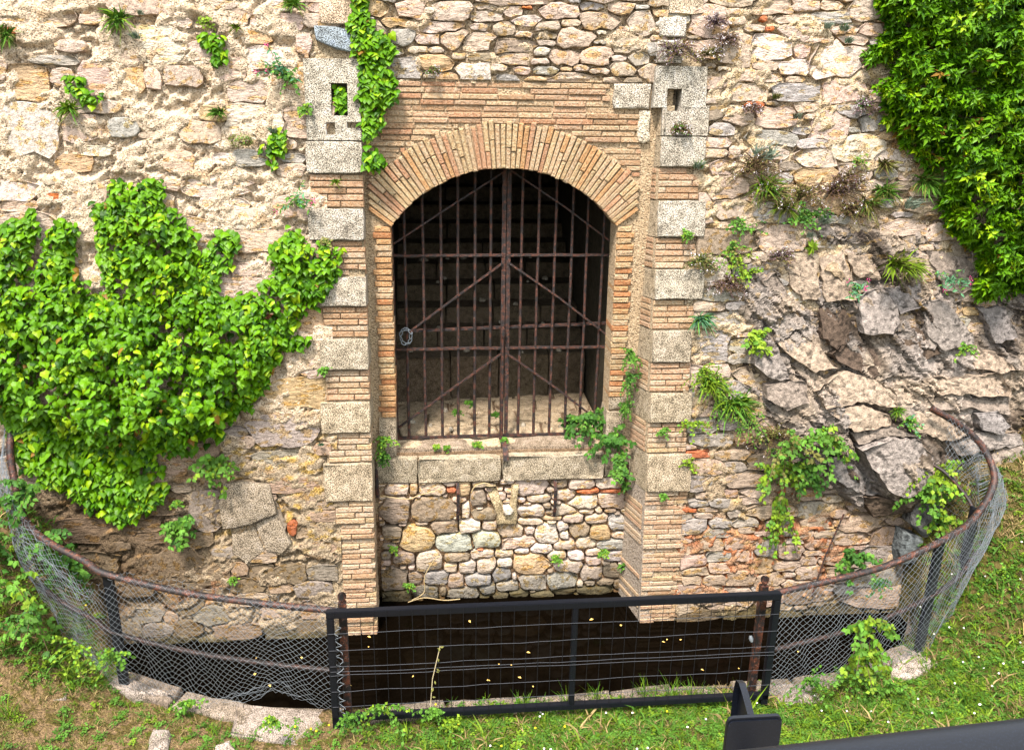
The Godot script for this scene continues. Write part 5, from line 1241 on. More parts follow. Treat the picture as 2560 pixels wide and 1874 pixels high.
func ivies() -> void:
	var leaf := ivy_leaf(); var cre := creeper_leaf()
	var main := scaled([-90, 520, 0, 497, 45, 482, 72, 455, 80, 500, 62, 545, 62, 600, 84, 592, 100, 520, 130, 478, 166, 500, 158, 560, 172, 612, 212, 652, 232, 640, 216, 560, 210, 490, 192, 450, 238, 442, 246, 395, 300, 405, 330, 388, 360, 410, 352, 450, 402, 470, 425, 512, 440, 568, 478, 600, 470, 640, 500, 664, 560, 634, 606, 590, 592, 540, 640, 505, 700, 542, 756, 550, 742, 600, 716, 652, 662, 690, 642, 735, 676, 748, 622, 772, 590, 832, 562, 890, 500, 918, 490, 962, 440, 970, 420, 1000, 370, 1002, 330, 980, 280, 1000, 200, 985, 120, 940, 60, 940, 0, 900, -90, 900])
	ivy("ivy", "big bright green ivy mass spreading over the left wall", main, 11000, func(p: Vector2): return 0.19 + 0.46 * ss(700.0, 1100.0, p.y) * ss(760.0, 420.0, p.x), leaf, Vector2(0.030, 0.080), 280, 1.0)
	ivy("ivy", "shaded ivy growing under the overhang of the big left ivy mass", scaled([0, 880, 60, 900, 200, 960, 320, 980, 372, 1050, 352, 1100, 300, 1130, 270, 1165, 215, 1120, 120, 1070, 50, 1030, 20, 960]), 1900, func(_p): return 0.12, leaf, Vector2(0.05, 0.09), 60, 0.9)
	ivy("ivy", "thin yellow-green ivy sprig with reddish shoots right of the left ivy tongues", scaled([440, 560, 470, 520, 500, 505, 525, 512, 515, 560, 490, 600, 470, 640, 445, 600]), 150, func(_p): return 0.06, leaf, Vector2(0.05, 0.09), 30, 0.8)
	ivy("ivy", "narrow ivy strand climbing in the corner beside the left pilaster", scaled([772, -60, 812, -60, 806, 30, 822, 62, 862, 84, 872, 108, 846, 138, 872, 172, 877, 214, 842, 240, 834, 285, 812, 305, 803, 290, 798, 240, 794, 130, 778, 95, 770, 60]), 1100, func(_p): return 0.12, leaf, Vector2(0.045, 0.08), 90, 0.9)
	ivy("ivy", "small ivy tuft hanging just above the left end of the arch ring", scaled([804, 320, 826, 330, 846, 350, 832, 370, 806, 366]), 60, func(_p): return 0.07, leaf, Vector2(0.06, 0.09), 20, 0.9)
	ivy("ivy", "ivy sprouting out of the square hole in the left pilaster", scaled([734, 186, 750, 186, 764, 215, 762, 236, 748, 246, 736, 225]), 34, func(_p): return 0.05, leaf, Vector2(0.05, 0.075), 20, 0.9, -0.03)
	ivy("ivy", "little ivy clump under the pinkish stone near the left edge", scaled([140, 168, 160, 160, 184, 170, 186, 195, 205, 212, 226, 214, 212, 222, 184, 220, 160, 200, 145, 196]), 90, func(_p): return 0.05, leaf, Vector2(0.04, 0.07), 25, 0.9)
	ivy("ivy", "light green creeper strand below a pale block near the top of the left wall", scaled([432, 70, 470, 70, 488, 85, 492, 108, 486, 132, 462, 140, 470, 120, 462, 96, 440, 88]), 80, func(_p): return 0.05, leaf, Vector2(0.045, 0.075), 25, 0.9)
	ivy("ivy", "small yellow-green ivy below the grey cushion plant beside the left pilaster", scaled([590, 300, 612, 288, 632, 300, 626, 330, 612, 345, 606, 372, 596, 350, 582, 325]), 80, func(_p): return 0.05, leaf, Vector2(0.045, 0.075), 25, 0.9)
	ivy("virginia_creeper", "dense glossy creeper covering the top right of the wall", scaled([1932, -60, 1936, 30, 1962, 62, 1912, 112, 1898, 132, 1925, 138, 1955, 120, 1962, 168, 1932, 200, 1958, 232, 1948, 272, 1992, 312, 2032, 352, 2062, 402, 2082, 442, 2092, 502, 2132, 532, 2162, 562, 2152, 652, 2202, 664, 2262, 642, 2420, 660, 2420, -60]), 8200, func(p: Vector2): return 0.36 + 0.12 * ss(2200.0, 2500.0, p.x), cre, Vector2(0.065, 0.095), 240, 0.9)

# ================================================================== weeds, grass, small things
func blade(mb: MB, at: Vector3, dir: Vector3, len: float, w: float, bend: Vector3, c: Color) -> void:
	var side := dir.cross(Vector3(rr(-1, 1), rr(-1, 1), rr(-1, 1))).normalized() * w
	var m := at + dir * len * 0.5 + bend * len * 0.15; var t := at + dir * len * 0.92 + bend * len * 0.55
	var n := side.cross(m - at).normalized()
	if n.dot(Vector3(0, 0.6, 0.8)) < 0: n = -n
	var c2 := c * 1.25
	for q in [[at - side, m - side * 0.8, m + side * 0.8], [at - side, m + side * 0.8, at + side], [m - side * 0.8, t, m + side * 0.8]]:
		var g: Vector3 = (q[2] - q[0]).cross(q[1] - q[0])
		if g.dot(n) >= 0: mb.tri_n(q[0], q[1], q[2], n, n, n, c, c, c2)
		else: mb.tri_n(q[0], q[2], q[1], n, n, n, c, c2, c)
const PAL := {"green": [0.10, 0.24, 0.025], "lime": [0.19, 0.31, 0.018], "silver": [0.42, 0.52, 0.40], "olive": [0.20, 0.20, 0.05], "brown": [0.15, 0.095, 0.05], "purple": [0.19, 0.12, 0.14], "dark": [0.05, 0.15, 0.02], "blue": [0.10, 0.27, 0.13], "straw": [0.46, 0.34, 0.15], "pink": [0.62, 0.08, 0.24], "white": [0.75, 0.68, 0.70], "yellow": [0.75, 0.55, 0.03]}
func pal(n: String) -> Color:
	var c: Array = PAL[n]; var k := rr(0.38, 0.78); return Color(c[0] * k, c[1] * k, c[2] * k)
func dirs() -> Vector3: return Vector3(rr(-1, 1), rr(-0.5, 1.0), rr(0.1, 0.9)).normalized()
func weed(kind: String, s: float, c1: String, c2: String) -> ArrayMesh:     # grows out of the wall: y up, z out
	var mb := MB.new()
	match kind:
		"tuft":
			for k in 110:
				var d := dirs(); blade(mb, Vector3(rr(-.25, .25) * s, rr(-.1, .1) * s, 0), d, s * rr(0.5, 1.0), minf(0.0045, s * 0.03) + s * 0.012, Vector3(0, -0.5, 0.1), pal(c1 if rng.randf() < 0.7 else c2))
		"grass":
			for k in 90:
				var d := Vector3(rr(-0.45, 0.45), rr(0.5, 1.0), rr(0.1, 0.7)).normalized(); blade(mb, Vector3(rr(-.3, .3) * s, rr(-.15, .1) * s, 0), d, s * rr(0.5, 1.1), minf(0.0045, s * 0.02) + s * 0.010, Vector3(rr(-.3, .3), -0.6, 0.3), pal(c1 if rng.randf() < 0.75 else c2))
		"cushion":
			for k in 260:
				var d := Vector3(rr(-1, 1), rr(-0.55, 0.6), rr(0.0, 0.8)); d = d.normalized() * Vector3(1.2, 0.75, 0.7)
				leaflet(mb, Transform3D(leaf_at(Vector3.ZERO, d + Vector3(rr(-.5, .5), rr(0, .6), 0), s * rr(0.13, 0.2), rr(-3, 3)).basis, d * s * rr(0.6, 0.8)), 0.3, pal(c1 if rng.randf() < 0.75 else c2))
		"leafy", "valerian", "fern", "bramble", "heather", "hanging":
			var stems := 9 if kind == "valerian" else (64 if kind == "heather" else (18 if kind == "fern" else 13))
			for k in stems:
				var d := dirs()
				if kind == "fern": d = Vector3(rr(-0.7, 0.7), rr(-1.0, 0.6), rr(0.2, 0.8)).normalized()
				if kind == "hanging": d = Vector3(rr(-0.35, 0.35), rr(-1.0, -0.4), rr(0.05, 0.3)).normalized()
				if kind == "heather": d = Vector3(rr(-1, 1), rr(-0.1, 1.0), rr(0.1, 0.7)).normalized()
				var base := Vector3(rr(-.12, .12) * s, rr(-.12, .12) * s, 0); var pts := []; var l := s * rr(0.55, 1.1)
				for q in 6:
					var t := q / 5.0; pts.append(base + d * l * t + Vector3(0, -0.35 if kind != "valerian" else -0.1, 0.06) * l * t * t)
				mb.tube(pts, 0.002 + s * 0.004, 3, pal("brown") if kind in ["bramble", "heather", "hanging"] else pal(c1) * 0.8, 1.0, false)
				var nl := 8 if kind == "leafy" else (9 if kind == "valerian" else (16 if kind == "heather" else (12 if kind == "fern" else 7)))
				for q in nl:
					var t := (q + rr(0.3, 1.0)) / nl; var f := t * 5.0; var i := mini(int(f), 4)
					var p: Vector3 = pts[i].lerp(pts[i + 1], f - i)
					var nn := Vector3(rr(-0.6, 0.6), rr(0.1, 0.9), rr(0.3, 1.0))
					var ls: float = {"leafy": 0.034, "valerian": 0.05, "fern": 0.026, "bramble": 0.052, "heather": 0.021, "hanging": 0.045}[kind] * rr(0.7, 1.25) * (0.7 + 0.3 * minf(1.0, s / 0.2))
					var col := pal(c1 if rng.randf() < 0.7 else c2)
					if kind == "bramble" or kind == "hanging":
						for a in [-0.9, 0.0, 0.9]: leaflet(mb, Transform3D(leaf_at(p, nn, ls, a + rr(-.3, .3)).basis, p + Vector3(rr(-.02, .02), rr(-.02, .02), rr(0, .02))), 0.38, col)
					else:
						leaflet(mb, leaf_at(p, nn, ls, rr(-2.2, 2.2)), 0.16 if kind in ["valerian", "heather"] else 0.36, col)
				if (kind == "valerian" and k < 3) or (kind == "heather" and rng.randf() < 0.35):
					var e: Vector3 = pts[5]
					for q in (26 if kind == "valerian" else 5):
						var p := e + Vector3(rr(-1, 1), rr(-1, 1.3), rr(-1, 1)) * (0.016 if kind == "valerian" else 0.012)
						leaflet(mb, leaf_at(p, Vector3(rr(-1, 1), rr(-1, 1), 1), rr(0.006, 0.012), rr(-3, 3)), 0.5, pal("pink") if kind == "valerian" else pal("white"))
		"rosette":
			for k in 16:
				var a := rr(0, TAU); leaflet(mb, leaf_at(Vector3(0, 0, 0.01), Vector3(cos(a) * 0.5, 0.3 + sin(a) * 0.4, 0.8), s * rr(0.6, 1.0), a), 0.2, pal(c1))
	return mb.mesh()
func weeds() -> void:
	var k := 2560.0 / 2257.0
	for q in [
		[258, 40, "tuft", .17, "green", "lime", "spiky green tuft above a red tile chip near the top of the left wall"],
		[6, 75, "tuft", .16, "green", "olive", "green tuft at the far left edge, above the orange chip"],
		[152, 238, "tuft", .14, "lime", "green", "yellow-green tuft right under the little ivy clump on the left wall"],
		[482, 248, "tuft", .11, "green", "brown", "small green tuft with a brown crown beside a big pale block"],
		[530, 309, "cushion", .10, "olive", "green", "round olive cushion plant on top of a grey stone, left wall"],
		[624, 155, "valerian", .20, "blue", "green", "bushy valerian with two pink flower heads beside the left pilaster's loophole"],
		[632, 165, "leafy", .15, "green", "dark", "dark leafy weed at the foot of the pink valerian beside the loophole"],
		[650, 442, "valerian", .17, "green", "blue", "valerian with small pink blooms beside the upper brick band of the left pilaster"],
		[645, 8, "tuft", .11, "green", "lime", "green tuft at the top edge, left of the blue slate stone"],
		[740, 400, "tuft", .06, "lime", "green", "little yellow-green weed on the uppermost brick band of the left pilaster"],
		[718, 532, "leafy", .06, "olive", "green", "low weed under a granite block where the ivy tip reaches the left pilaster"],
		[299, 82, "grass", .08, "silver", "blue", "thin blue-grey grass left of the big white block"],
		[452, 45, "leafy", .07, "lime", "brown", "tiny weed in a dark crack over the light green creeper strand"],
		[310, 30, "grass", .06, "silver", "silver", "wisp of grey grass above the big white block, right of the spiky tuft"],
		[520, 60, "tuft", .07, "lime", "brown", "small weed in a crack between two pink slabs, top of left wall"],
		[602, 290, "grass", .08, "silver", "blue", "grey-blue grass wisp just above the yellow-green ivy sprig by the cushion plant"],
		[673, 238, "leafy", .08, "green", "lime", "slender weed in the joint at the outer edge of the left pilaster"],
		[716, 815, "leafy", .07, "green", "green", "tiny green weed on a brick band of the left pilaster below the ivy arm"],
		[708, 980, "grass", .06, "blue", "silver", "blue-green wisp at the outer edge of the left pilaster's lower brick band"],
		[470, 1012, "bramble", .24, "green", "lime", "trailing bramble spray below the right end of the big ivy mass"],
		[392, 1150, "bramble", .17, "green", "dark", "small bramble on the damp wall above the left rail"],
		[390, 1105, "leafy", .06, "green", "lime", "single small green weed between two bramble sprays on the lower left wall"],
		[512, 1275, "leafy", .05, "green", "lime", "tiny weed in the lower left rubble just over the rusty rail"],
		[1487, 112, "heather", .19, "purple", "olive", "purple heather with pale flowers crowning the right pilaster"],
		[1497, 284, "heather", .10, "brown", "green", "brown heather sprig below the loophole of the right pilaster"],
		[1514, 513, "leafy", .07, "green", "lime", "fresh green weed at the foot of a granite block on the right pilaster"],
		[1545, 578, "heather", .16, "olive", "dark", "white-flowered dark bush against the edge of the right pilaster"],
		[1547, 702, "tuft", .17, "blue", "green", "feathery blue-green weed on the brick band of the right pilaster"],
		[1540, 368, "grass", .11, "silver", "lime", "silvery grass on top of the uppermost brick band, right pilaster"],
		[1655, 372, "heather", .27, "brown", "olive", "large brown-green heather clump on the right wall beside silver grass"],
		[1682, 350, "grass", .22, "silver", "silver", "tall silver-green grass clump growing out of the brown heather"],
		[1690, 408, "tuft", .22, "lime", "green", "shaggy yellow-green tuft hanging below the silver grass clump"],
		[1778, 472, "leafy", .22, "dark", "green", "low deep-green mat in the middle of the right wall"],
		[1762, 482, "leafy", .16, "green", "dark", "leafy green edge of the deep-green mat, toward the pilaster"],
		[1815, 488, "grass", .14, "silver", "silver", "silver grass tuft on the right end of the deep-green mat"],
		[1835, 420, "heather", .26, "brown", "purple", "dry brown heather above the deep-green mat"],
		[1762, 430, "heather", .20, "olive", "brown", "dark olive bush above the pale rounded stone of the right wall"],
		[1730, 455, "tuft", .18, "olive", "lime", "olive trailing weed left of the dark olive bush"],
		[1915, 447, "tuft", .20, "olive", "green", "olive-green tuft between the brown heather and the creeper"],
		[1870, 465, "heather", .16, "brown", "olive", "low brown bush below the dry heather, near the olive tuft"],
		[2008, 455, "grass", .15, "silver", "silver", "silver grass nearest the creeper, right wall"],
		[1640, 500, "leafy", .18, "green", "dark", "upright leafy stem in the rubble right of the pilaster"],
		[1628, 570, "leafy", .22, "lime", "olive", "yellow-green leafy bush below the upright leafy stem"],
		[1650, 600, "leafy", .14, "lime", "green", "light green sprays dangling under the yellow-green bush"],
		[1720, 565, "heather", .13, "purple", "olive", "pale-flowered heather on the edge of the bedrock"],
		[1790, 545, "rosette", .08, "lime", "lime", "bright green rosette of long leaves under a white stone"],
		[1785, 520, "grass", .08, "silver", "silver", "short silver grass directly over the bright rosette"],
		[1602, 625, "heather", .15, "brown", "purple", "brown twiggy heather on a grey stone beside the pilaster"],
		[1886, 635, "valerian", .14, "blue", "green", "small valerian on the bedrock beside an orange patch"],
		[2084, 618, "valerian", .19, "blue", "green", "tall valerian with pink tips below the creeper's lower edge"],
		[1978, 580, "tuft", .24, "lime", "olive", "thick yellow-green grass cushion along the top of the bedrock"],
		[2012, 588, "tuft", .16, "lime", "brown", "smaller reddish-green tuft right of the thick grass cushion"],
		[1665, 742, "bramble", .13, "lime", "green", "light green spray on rubble left of the bedrock's dark cleft"],
		[1568, 842, "tuft", .24, "lime", "green", "long feathery green tuft slanting down from the right pilaster, upper part"],
		[1622, 888, "tuft", .27, "green", "lime", "thick feathery green tuft slanting down to the bramble thicket, lower part"],
		[1548, 818, "fern", .19, "lime", "green", "top of the diagonal green band at the right pilaster's edge"],
		[1592, 862, "fern", .22, "green", "lime", "middle of the diagonal green band beside the right pilaster"],
		[1648, 905, "fern", .24, "green", "olive", "lower end of the diagonal green band, touching the thicket"],
		[1610, 545, "leafy", .17, "green", "olive", "leafy weed between the white-flowered bush and the yellow-green bush"],
		[1700, 430, "heather", .20, "olive", "green", "olive scrub joining the silver grass clump to the dark olive bush"],
		[1870, 395, "heather", .17, "brown", "olive", "brown scrub above the olive-green tuft, right wall"],
		[1950, 420, "tuft", .16, "green", "olive", "green tuft with yellow specks beside the creeper's lower slope"],
		[1720, 1000, "leafy", .26, "green", "dark", "dark leaves filling the middle of the bramble thicket"],
		[1770, 1040, "bramble", .24, "dark", "green", "dark bramble at the lower right of the thicket"],
		[1530, 935, "leafy", .13, "lime", "green", "bright leafy weed on a granite block edge under the feathery tuft"],
		[1516, 1018, "leafy", .09, "lime", "olive", "small yellowish weed at the outer edge of the right pilaster, low down"],
		[1462, 948, "leafy", .06, "green", "green", "tiny green weed on the front of the right pilaster's lower brick band"],
		[1460, 1092, "leafy", .045, "green", "green", "tiny green weed under the lowest granite block of the right pilaster"],
		[1740, 985, "bramble", .42, "green", "olive", "big bramble thicket hanging below the bedrock, left part"],
		[1700, 960, "heather", .24, "olive", "brown", "dry olive scrub at the top of the bramble thicket"],
		[1815, 960, "bramble", .28, "green", "lime", "bramble arm reaching right across the bedrock"],
		[1700, 1030, "bramble", .26, "lime", "green", "bright bramble leaves at the lower left of the thicket"],
		[1722, 1095, "hanging", .34, "lime", "green", "bramble strand trailing down the rubble under the thicket"],
		[2062, 1030, "bramble", .28, "lime", "green", "bramble between the two curved rails at the right end"],
		[2040, 1085, "bramble", .26, "green", "dark", "dark bramble above the slate slab at the foot of the bedrock"],
		[2075, 1140, "bramble", .22, "green", "lime", "bramble leaves lying over the grey slate slab"],
		[1872, 1232, "bramble", .26, "dark", "green", "dark leafy bush at the foot of the right rubble wall"],
		[2127, 765, "leafy", .11, "green", "lime", "small round weed high on the right end of the bedrock"],
		[1978, 905, "tuft", .10, "green", "lime", "thin green tuft in the middle of the bedrock face"],
		[2005, 925, "leafy", .12, "green", "blue", "leafy weed just right of the thin tuft on the bedrock face"],
		[1902, 232, "heather", .11, "purple", "green", "pinkish green weed close to the creeper on the right wall"],
		[1655, 240, "heather", .09, "brown", "purple", "dry brown sprig above a flat stone, upper right wall"],
		[1710, 215, "grass", .08, "olive", "green", "narrow green tuft between a pink and a grey slab, right wall"],
		[1757, 258, "grass", .09, "silver", "brown", "silvery tuft beside the rounded tan stone, right wall"],
		[1575, 50, "heather", .11, "purple", "brown", "dry purple heather right of the pilaster top"],
		[1600, 90, "heather", .12, "brown", "purple", "brown heather on the big pinkish boulder at the upper right"],
		[1565, 118, "heather", .11, "olive", "brown", "dark heather beside the flowered crown of the right pilaster"],
		[1950, 362, "tuft", .13, "olive", "brown", "reddish olive tuft near the creeper's inner edge"],
		[1890, 352, "leafy", .09, "olive", "green", "small olive weed among yellow lichen, right wall"],
		[1824, 60, "grass", .08, "silver", "silver", "silver tuft above two pale stones near the top right"],
		[1870, 92, "grass", .08, "silver", "blue", "blue-grey tuft above the large square pale stone"],
		[1860, 65, "grass", .09, "silver", "green", "long silvery tuft high on the right wall near the creeper"],
		[2040, 400, "tuft", .20, "green", "olive", "dark green weeds under the creeper's slanting edge"],
		[955, 155, "heather", .06, "brown", "green", "small brown sprig over the brick panel above the arch"],
	]:
		var p := fac(q[0] * k, q[1] * k, 0.03 if q[0] < 1850 or q[1] < 560 else 0.12)
		if q[0] == 955: p = zp(q[0] * k, q[1] * k, ZR + 0.04)
		if q[0] in [1778, 1978, 1740, 1815, 2062, 2040, 2075, 1886, 2084, 2127, 2005]: p = fac(q[0] * k, q[1] * k, 0.22 if q[1] > 560 else 0.04)
		single("weed" if q[2] != "bramble" and q[2] != "hanging" else "bramble", weed(q[2], q[3] * 1.2, q[4], q[5]), M.plant, p, q[6], "plant" if q[2] != "bramble" else "bramble", "weeds rooted in the walls")
	for q in [
		[1392, 775, -.50, "fern", .15, "green", "dark", "uppermost fern hanging on the right gate jamb"],
		[1388, 830, -.50, "fern", .18, "dark", "green", "long dark fern covering the middle of the right gate jamb"],
		[1382, 888, -.50, "fern", .15, "green", "dark", "fern on the lower right gate jamb, above the bramble bush"],
		[848, 965, -.50, "fern", .17, "green", "lime", "dense green fern at the foot of the left gate jamb"],
		[846, 1000, -.50, "fern", .10, "dark", "green", "small dark fern under the dense one at the left jamb foot"],
		[1305, 915, -.80, "bramble", .30, "dark", "green", "dark leafy bramble growing through the lower corner of the right gate leaf"],
		[1345, 965, -.58, "bramble", .28, "dark", "green", "bramble spilling over the right end of the granite sill"],
		[1268, 920, -.95, "bramble", .18, "dark", "green", "bramble shoot inside the bars left of the gate's leafy corner"],
		[1365, 1000, -.45, "hanging", .20, "green", "dark", "bramble tip drooping below the right end of the sill"],
		[1052, 976, -.66, "leafy", .06, "green", "lime", "flat green weed on the threshold left of the iron stop"],
		[985, 985, -.62, "leafy", .045, "green", "lime", "small weed near the left end of the threshold"],
		[962, 983, -.62, "leafy", .035, "lime", "green", "smallest weed at the left end of the threshold"],
		[1112, 968, -.70, "leafy", .045, "green", "green", "weed just left of the iron stop on the threshold"],
		[1090, 912, -1.2, "leafy", .06, "green", "dark", "weed in the paving behind the middle of the gate"],
		[1008, 905, -1.3, "leafy", .055, "green", "dark", "weed in the paving behind the left gate leaf"],
		[1035, 885, -1.4, "leafy", .06, "green", "dark", "weed near the step behind the left gate leaf"],
		[868, 1208, -.50, "leafy", .08, "green", "lime", "green weed in the drystone wall near the left pilaster"],
		[902, 1290, -.50, "leafy", .08, "green", "lime", "green weed in the drystone wall just over the water"],
		[1376, 1068, -.48, "leafy", .07, "dark", "green", "dark weed at the upper right corner of the drystone wall"],
		[1378, 1245, -.48, "leafy", .10, "green", "dark", "weed at the right edge of the drystone wall above the water"],
		[1225, 1228, -.48, "leafy", .07, "green", "lime", "moss-like weed right of the big orange stone in the drystone wall"],
		[1330, 1215, -.48, "leafy", .07, "green", "lime", "thin weed among small stones at the right of the drystone wall"]]:
		single("weed" if q[3] != "bramble" else "bramble", weed(q[3], q[4], q[5], q[6]), M.plant, zp(q[0] * k, q[1] * k, q[2]), q[7], "plant", "weeds round the gate")
	# dry roots and twigs lying on the drystone wall
	for q in [[[[957, 1240], [1018, 1247], [1050, 1237], [1085, 1228], [1104, 1220]], "pale dry root across the upper left of the drystone wall"], [[[1030, 1500], [1060, 1480], [1062, 1440], [1085, 1400], [1100, 1390]], "thin yellow stem standing in front of the drystone wall"], [[[1020, 1505], [1060, 1494], [1110, 1500], [1150, 1497]], "dead twig lying at the waterline of the drystone wall"], [[[1178, 1232], [1187, 1216], [1206, 1208], [1225, 1210]], "curled root just left of the stone spout"]]:
		var pts := []
		for e in q[0]: pts.append(zp(e[0], e[1], ZR + 0.085))
		var t := MB.new(); t.tube(spline(pts, 5), 0.0055, 5, Color(0.52, 0.42, 0.25)); single("twig", t.mesh(), M.twig, Vector3.ZERO, q[1], "twig", "dry twigs on the drystone wall")
	for q in [[[[2110, 1285], [2060, 1400], [2030, 1490]], "thin rusty rod leaning against the right wall under the bedrock"]]:
		var pts := []
		for e in q[0]: pts.append(fac(e[0], e[1], 0.09))
		var t := MB.new(); t.tube(pts, 0.008, 6); single("iron_rod", t.mesh(), M.rust, Vector3.ZERO, q[1], "rod")
	# slate slab leaning under the bedrock, and stones beside it
	for q in [[[[2290, 1245], [2350, 1240], [2400, 1340], [2330, 1360], [2275, 1310]], [0.20, 0.215, 0.215], "big smooth grey slate slab leaning under the right end of the bedrock"], [[[2260, 1330], [2330, 1350], [2335, 1400], [2250, 1410]], [0.16, 0.19, 0.20], "dark streaked blue-grey rock below the leaning slate slab"], [[[2355, 1290], [2400, 1290], [2405, 1350], [2350, 1370]], [0.34, 0.20, 0.14], "reddish brown rock beside the slate slab"]]:
		var ps := PackedVector2Array(); var o := fl(q[0][0][0], q[0][0][1], 0.16)
		for i in q[0].size():
			for e in 3:
				var u: Vector2 = Vector2(q[0][i][0], q[0][i][1]).lerp(Vector2(q[0][(i + 1) % q[0].size()][0], q[0][(i + 1) % q[0].size()][1]), e / 3.0)
				var f := fl(u.x, u.y, 0.16); ps.append(Vector2(f.x - o.x, f.y - o.y) + Vector2(rr(-.01, .01), rr(-.01, .01)))
		single("leaning_rock", stone_mb(ps, 0.04, 0.30, Color(q[1][0], q[1][1], q[1][2]), 1.0, 0.03).mesh(), M.rock, FB * o, q[2], "rock", "", FB)

func grass() -> void:
	var mb := MB.new()
	for k in 9:
		var a := rr(0, TAU); var d := Vector3(cos(a) * rr(0.1, 0.6), 1.0, sin(a) * rr(0.1, 0.6)).normalized()
		blade(mb, Vector3(rr(-.3, .3), 0, rr(-.3, .3)), d, rr(0.6, 1.05), 0.035, Vector3(cos(a) * 0.6, -0.5, sin(a) * 0.6), Color(1, 1, 1) * rr(0.8, 1.2))
	var clump := mb.mesh()
	var cl := MB.new()
	for k in 9:
		var a := rr(0, TAU); var r := rr(0.1, 1.0)
		for e in 3: leaflet(cl, Transform3D(leaf_at(Vector3.ZERO, Vector3(rr(-.4, .4), 1, rr(-.4, .4) + 0.15), 0.42, e * 2.1 + a).basis, Vector3(cos(a) * r, rr(0.2, 0.7), sin(a) * r)), 0.42, Color(1, 1, 1) * rr(0.75, 1.2))
	var clover := cl.mesh()
	var w := []; var t := []; var w2 := []; var t2 := []; var got := 0
	while got < 48000:
		var x := rr(-5.8, 6.2); var z := rr(-0.2, 3.0)
		if z > 2.5 and absf(x) < 2.0: continue
		got += 1
		var inp := Geometry2D.is_point_in_polygon(Vector2(x, z), POOL)
		if inp: continue
		var dm := 1e9
		for k in POOL.size(): dm = minf(dm, Vector2(x, z).distance_to(Geometry2D.get_closest_point_to_segment(Vector2(x, z), POOL[k], POOL[(k + 1) % POOL.size()])))
		if dm < rr(0.02, 0.24): continue
		var n := 0.5 + 0.5 * NW.get_noise_2d(x * 2.2, z * 2.2)
		var lush := ss(-1.7, -0.7, x)
		if x < -3.3 and z < 0.9: lush = 0.9
		if rng.randf() > lerpf(ss(0.22, 0.5, n) * 0.95, 0.7 + 0.3 * ss(0.2, 0.5, n), lush): continue
		var h := rr(0.035, 0.09) * (0.75 + 0.6 * lush)
		var dry := rng.randf() < lerpf(0.5, 0.16, lush)
		if x > 4.2 and z < 0.6 and n > 0.45: dry = rng.randf() < 0.75
		var tall := rng.randf() < 0.035
		if tall: h *= 2.2
		var c: Color = pal("straw") if dry else (pal("lime") if rng.randf() < 0.45 else pal("green")) * 1.0
		var bs := Basis(UP, rr(0, TAU)) * Basis.from_scale(Vector3(h * rr(0.8, 1.2), h, h * rr(0.8, 1.2)))
		if rng.randf() < (0.30 if lush > 0.5 else 0.12) and not dry:
			w2.append(Transform3D(Basis(UP, rr(0, TAU)) * Basis.from_scale(Vector3.ONE * rr(0.035, 0.06)), Vector3(x, hgt(x, z) - 0.003, z))); t2.append(pal("green") if rng.randf() < 0.7 else pal("lime"))
		else:
			w.append(Transform3D(bs, Vector3(x, hgt(x, z) - 0.006, z))); t.append(c)
	copies("grass", clump, M.plant, w, t, self).set_meta("label", "short mixed green and dry grass round the pool kerb")
	copies("clover", clover, M.plant, w2, t2, self).set_meta("label", "low clover and small weeds among the grass")
	# taller clumps
	for q in [[1255, 1560, .24, "tall grass tuft before the middle post of the black panel"], [1420, 1535, .22, "grass tuft before the right third of the black panel"], [1480, 1540, .26, "tallest grass tuft, between the middle post and the tee post"], [1530, 1540, .22, "grass tuft next left of the tee-shaped railing post's web"], [1150, 1560, .18, "grass tuft left of the black panel's middle post"], [990, 1600, .16, "low grass tuft at the bottom, below the thin dry stem"], [470, 1612, .14, "dark grass tuft in the dry soil left of the big pale slab"], [15, 1560, .22, "dense grass tuft at the left edge of the dry soil"], [1310, 1545, .2, "grass tuft just right of the middle post's foot"], [1200, 1590, .16, "small grass tuft among yellow flowers at the bottom"], [1590, 1560, .2, "grass tuft close beside the tee-shaped railing post"], [2040, 1480, .2, "grass tuft right of the concrete footing on the slope"], [2170, 1400, .22, "grass tuft on the slope outside the far right netting"], [1850, 1590, .16, "grass tuft just above the tube handrail"], [2150, 1560, .15, "grass tuft above the handrail near the right corner"], [160, 1500, .14, "grass tuft between the white weathered stone and the left post"], [2230, 1300, .2, "grass tuft at the right edge of the slope"]]:
		var p := yp(q[0] * 1.1343, q[1] * 1.1343, 0.2); p = yp(q[0] * 1.1343, q[1] * 1.1343, hgt(p.x, p.z)); p.y = hgt(p.x, p.z)
		var m := MB.new()
		for k in 46:
			var a := rr(0, TAU); var d := Vector3(cos(a) * rr(0.0, 0.5), 1.0, sin(a) * rr(0.0, 0.5)).normalized()
			blade(m, Vector3(rr(-.05, .05), 0, rr(-.05, .05)), d, q[2] * rr(0.5, 1.05), 0.003, Vector3(cos(a) * 0.6, -0.35, sin(a) * 0.6), pal("lime" if rng.randf() < 0.5 else "green"))
		single("grass_tuft", m.mesh(), M.plant, p, q[3], "grass tuft", "taller grass tufts round the pool")
	# white clover heads, a few yellow flowers
	var heads := []
